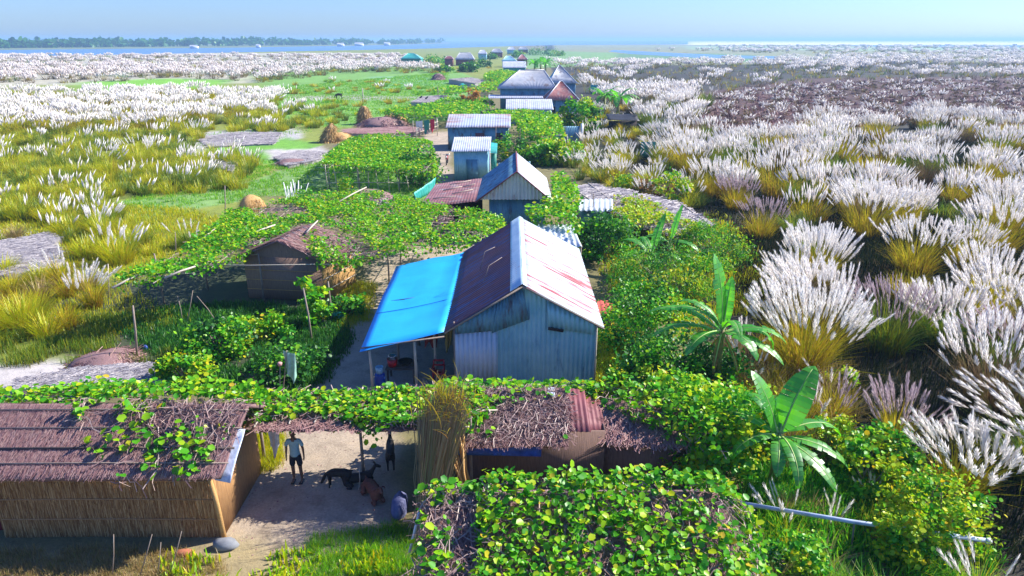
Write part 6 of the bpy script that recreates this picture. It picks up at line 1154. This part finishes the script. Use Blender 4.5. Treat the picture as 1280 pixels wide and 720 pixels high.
# ------------------------------------------------------------------ skinned figures
def skin_obj(name, V, E, R, mat, parent, lv=2, roots=(0,)):
    me = bpy.data.meshes.new(name); me.from_pydata([tuple(v) for v in V], E, []); ob = bpy.data.objects.new(name, me); COL.objects.link(ob); me.materials.append(M[mat])
    ob.modifiers.new('skin', 'SKIN').use_smooth_shade = True
    sv = me.skin_vertices[0].data if me.skin_vertices else None
    if sv is None:
        bm_ = __import__('bmesh').new(); bm_.from_mesh(me); bm_.verts.layers.skin.verify(); bm_.to_mesh(me); bm_.free(); sv = me.skin_vertices[0].data
    for k, r in enumerate(R): sv[k].radius = (r, r) if not isinstance(r, tuple) else r; sv[k].use_root = k in roots
    s = ob.modifiers.new('sub', 'SUBSURF'); s.levels = lv; s.render_levels = lv
    if parent is not None: ob.parent = parent
    return ob
class Sk:
    def __init__(s): s.V = []; s.E = []; s.R = []; s.roots = []
    def chain(s, pts, rs, at=None):
        prev = at; 
        for p, r in zip(pts, rs):
            s.V.append(p); s.R.append(r); k = len(s.V)-1
            if prev is not None: s.E.append((prev, k))
            else: s.roots.append(k)
            prev = k
        return prev
    def build(s, name, mat, parent, lv=2): return skin_obj(name, s.V, s.E, s.R, mat, parent, lv, s.roots)
def person():
    x, y, z = G(373, 601); o = thing('person', 'boy in a pale blue-green shirt and dark shorts standing in the shaded yard', 'person', (x, y, z), local=True); k = Sk()
    hip_ = k.chain([(0, 0, .90), (0, 0, 1.05), (0, .01, 1.20), (0, .01, 1.33), (0, .0, 1.42), (0, -.01, 1.50), (0, -.012, 1.565), (0, -.005, 1.63)], [(.13, .10), (.115, .085), (.135, .09), (.12, .08), .048, .066, .082, .06])
    for s in (-1, 1):
        k.chain([(s*.085, 0, .84), (s*.10, 0, .66), (s*.105, -.005, .46), (s*.11, .01, .26), (s*.115, .02, .08), (s*.12, -.05, .035), (s*.125, -.15, .022)], [.088, .075, .055, .052, .034, .035, .022], 0)
        k.chain([(s*.16, .0, 1.34), (s*.205, 0, 1.26), (s*.235, .015, 1.08), (s*.25, -.01, .88), (s*.252, -.025, .82), (s*.253, -.03, .775)], [.055, .045, .036, .026, .026, .022], 3)
        for j in range(4): a = (j-1.5)*.017; k.chain([(s*.25, -.03+a, .775), (s*.252, -.033+a*1.25, .735), (s*.250-.004*s, -.036+a*1.3, .70+.008*abs(j-1.4))], [.010, .0085, .0065])
        k.chain([(s*.25, -.045, .80), (s*.235, -.068, .775), (s*.228, -.074, .745)], [.011, .009, .007])
    body = k.build('body', 'skin', o)
    t = Sk(); t.chain([(0, 0, .83), (0, 0, .90), (0, 0, 1.05), (0, .01, 1.20), (0, .01, 1.34), (0, .005, 1.385)], [(.165, .135), (.162, .130), (.145, .112), (.155, .110), (.13, .092), .062])
    for s in (-1, 1): t.chain([(s*.155, .0, 1.345), (s*.215, .002, 1.25), (s*.235, .01, 1.15)], [.066, .060, .058], 4)
    t.build('shirt', 'shirt', o)
    t = Sk(); t.chain([(0, 0, .99), (0, 0, .86)], [(.148, .118), (.145, .12)])
    for s in (-1, 1): t.chain([(s*.09, 0, .78), (s*.105, 0, .64), (s*.11, 0, .50)], [.098, .092, .088], 1)
    t.build('shorts', 'shorts', o)
    t = Sk(); t.chain([(0, .035, 1.57), (0, .01, 1.63), (0, -.01, 1.655)], [.078, .080, .05]); t.build('hair', 'hair', o)
    for s in (-1, 1):
        e = MB().lathe((s*.03, -.088, 1.558), [(.001, -.008), (.010, 0), (.001, .008)], 8).build('eye', M['hair'], o)
        e = MB().lathe((s*.079, .005, 1.535), [(.001, -.02), (.015, 0), (.012, .02), (.001, .03)], 8).build('ear', M['skin'], o)
        MB().box((s*.12, -.065, .008), (.09, .23, .018)).build('sandal', M['black'], o)
    MB().lathe((0, -.092, 1.525), [(.001, -.014), (.014, -.006), (.006, .022), (.001, .03)], 8).build('nose', M['skin'], o); MB().box((0, -.082, 1.497), (.036, .012, .009)).build('mouth', M['darkred'], o)
person()
def goat(label, px, py, rz, pose, mat, s=1.0, cat='goat', name='goat', beard=True):
    x, y, z = G(px, py); o = thing(name, label, cat, (x, y, z), 'animals resting in the shaded yard', rz=rz, local=True); o.scale = (s, s, s); k = Sk()
    dz = 0 if pose != 'lie' else -.36; nk = (.46, 0, .84+dz) if pose != 'graze' else (.47, 0, .56)
    hd = (.55, 0, .99+dz) if pose != 'graze' else (.56, 0, .33)
    # trunk: x forward
    k.chain([(0, 0, .60+dz), (.18, 0, .62+dz), (.34, 0, .64+dz), nk, hd], [(.15, .17), (.15, .165), (.11, .13), .058, .066])
    mz = hd; dirv = (.16, 0, -.09) if pose != 'graze' else (.11, 0, -.17)
    k.chain([(hd[0]+dirv[0]*.6, 0, hd[2]+dirv[2]*.6), (hd[0]+dirv[0], 0, hd[2]+dirv[2])], [.05, .034], 4)
    hb = k.chain([(-.2, 0, .61+dz), (-.36, 0, .62+dz)], [(.15, .165), (.12, .13)], 0); k.chain([(-.46, 0, .68+dz), (-.52, 0, .74+dz)], [.03, .018], hb)
    for sg in (-1, 1):
        if pose == 'lie':
            k.chain([(.34, sg*.10, .16), (.44, sg*.13, .09), (.30, sg*.14, .04), (.20, sg*.14, .03)], [.07, .042, .03, .026], 2)
            k.chain([(-.34, sg*.13, .17), (-.14, sg*.20, .12), (-.34, sg*.21, .05), (-.18, sg*.22, .03)], [.10, .06, .035, .026], hb)
        else:
            k.chain([(.33, sg*.08, .46), (.33, sg*.085, .30), (.345, sg*.085, .14), (.35, sg*.085, .02)], [.062, .04, .028, .03], 2)
            k.chain([(-.34, sg*.09, .46), (-.27, sg*.095, .36), (-.40, sg*.095, .22), (-.37, sg*.095, .10), (-.36, sg*.095, .02)], [.085, .055, .032, .028, .03], hb)
    k.build('body', mat, o)
    for sg in (-1, 1):
        e = Sk(); e.chain([(hd[0]-.01, sg*.055, hd[2]+.02), (hd[0]-.02, sg*.11, hd[2]-.01), (hd[0]-.02, sg*.15, hd[2]-.06)], [.018, .024, .01]); e.build('ear', mat, o, 1)
        if name == 'goat': MB().tube([(hd[0]-.01, sg*.03, hd[2]+.06), (hd[0]-.06, sg*.04, hd[2]+.13), (hd[0]-.12, sg*.05, hd[2]+.15)], [.016, .011, .004], 6).build('horn', M['hoof'], o)
        MB().lathe((hd[0]+.04, sg*.056, hd[2]+.012), [(.001, -.008), (.010, 0), (.001, .008)], 6).build('eye', M['hair'], o)
    return o
goat('black goat grazing with its head down left of the yard post', 425, 609, PI, 'graze', 'goat_black', .8)
goat('black goat lying beside the yard post behind the slim stake', 448, 606, PI*.06, 'lie', 'goat_black', .95)
goat('red-brown calf lying nearest the camera in the shaded yard', 467, 622, -PI*.32, 'lie', 'goat_brown', 1.05, 'calf', 'calf')
goat('black goat standing upright in the sunlit strip at the right of the yard', 489, 581, PI*.55, 'stand', 'goat_black', .9)
goat('small dark grazing animal on the far meadow path', 424, 124, PI, 'graze', 'goat_black', 1.6)
for px, py, lab in ((526, 120, 'left of two dark birds on the far grey thatch'), (533, 121, 'right of two dark birds on the far grey thatch')):
    q = P(px, py, 1.9); k = Sk(); k.chain([(-.3, 0, 0), (0, 0, .1), (.2, 0, .3), (.3, 0, .42)], [.08, .2, .1, .07]); ob = k.build('bird', 'hair', None); ob.location = (q[0], q[1], 1.55); tag(ob, lab, 'bird', 'dark birds on the far thatch')
for o in SC.objects:
    for k in ('_w', '_local'):
        if k in o: del o[k]
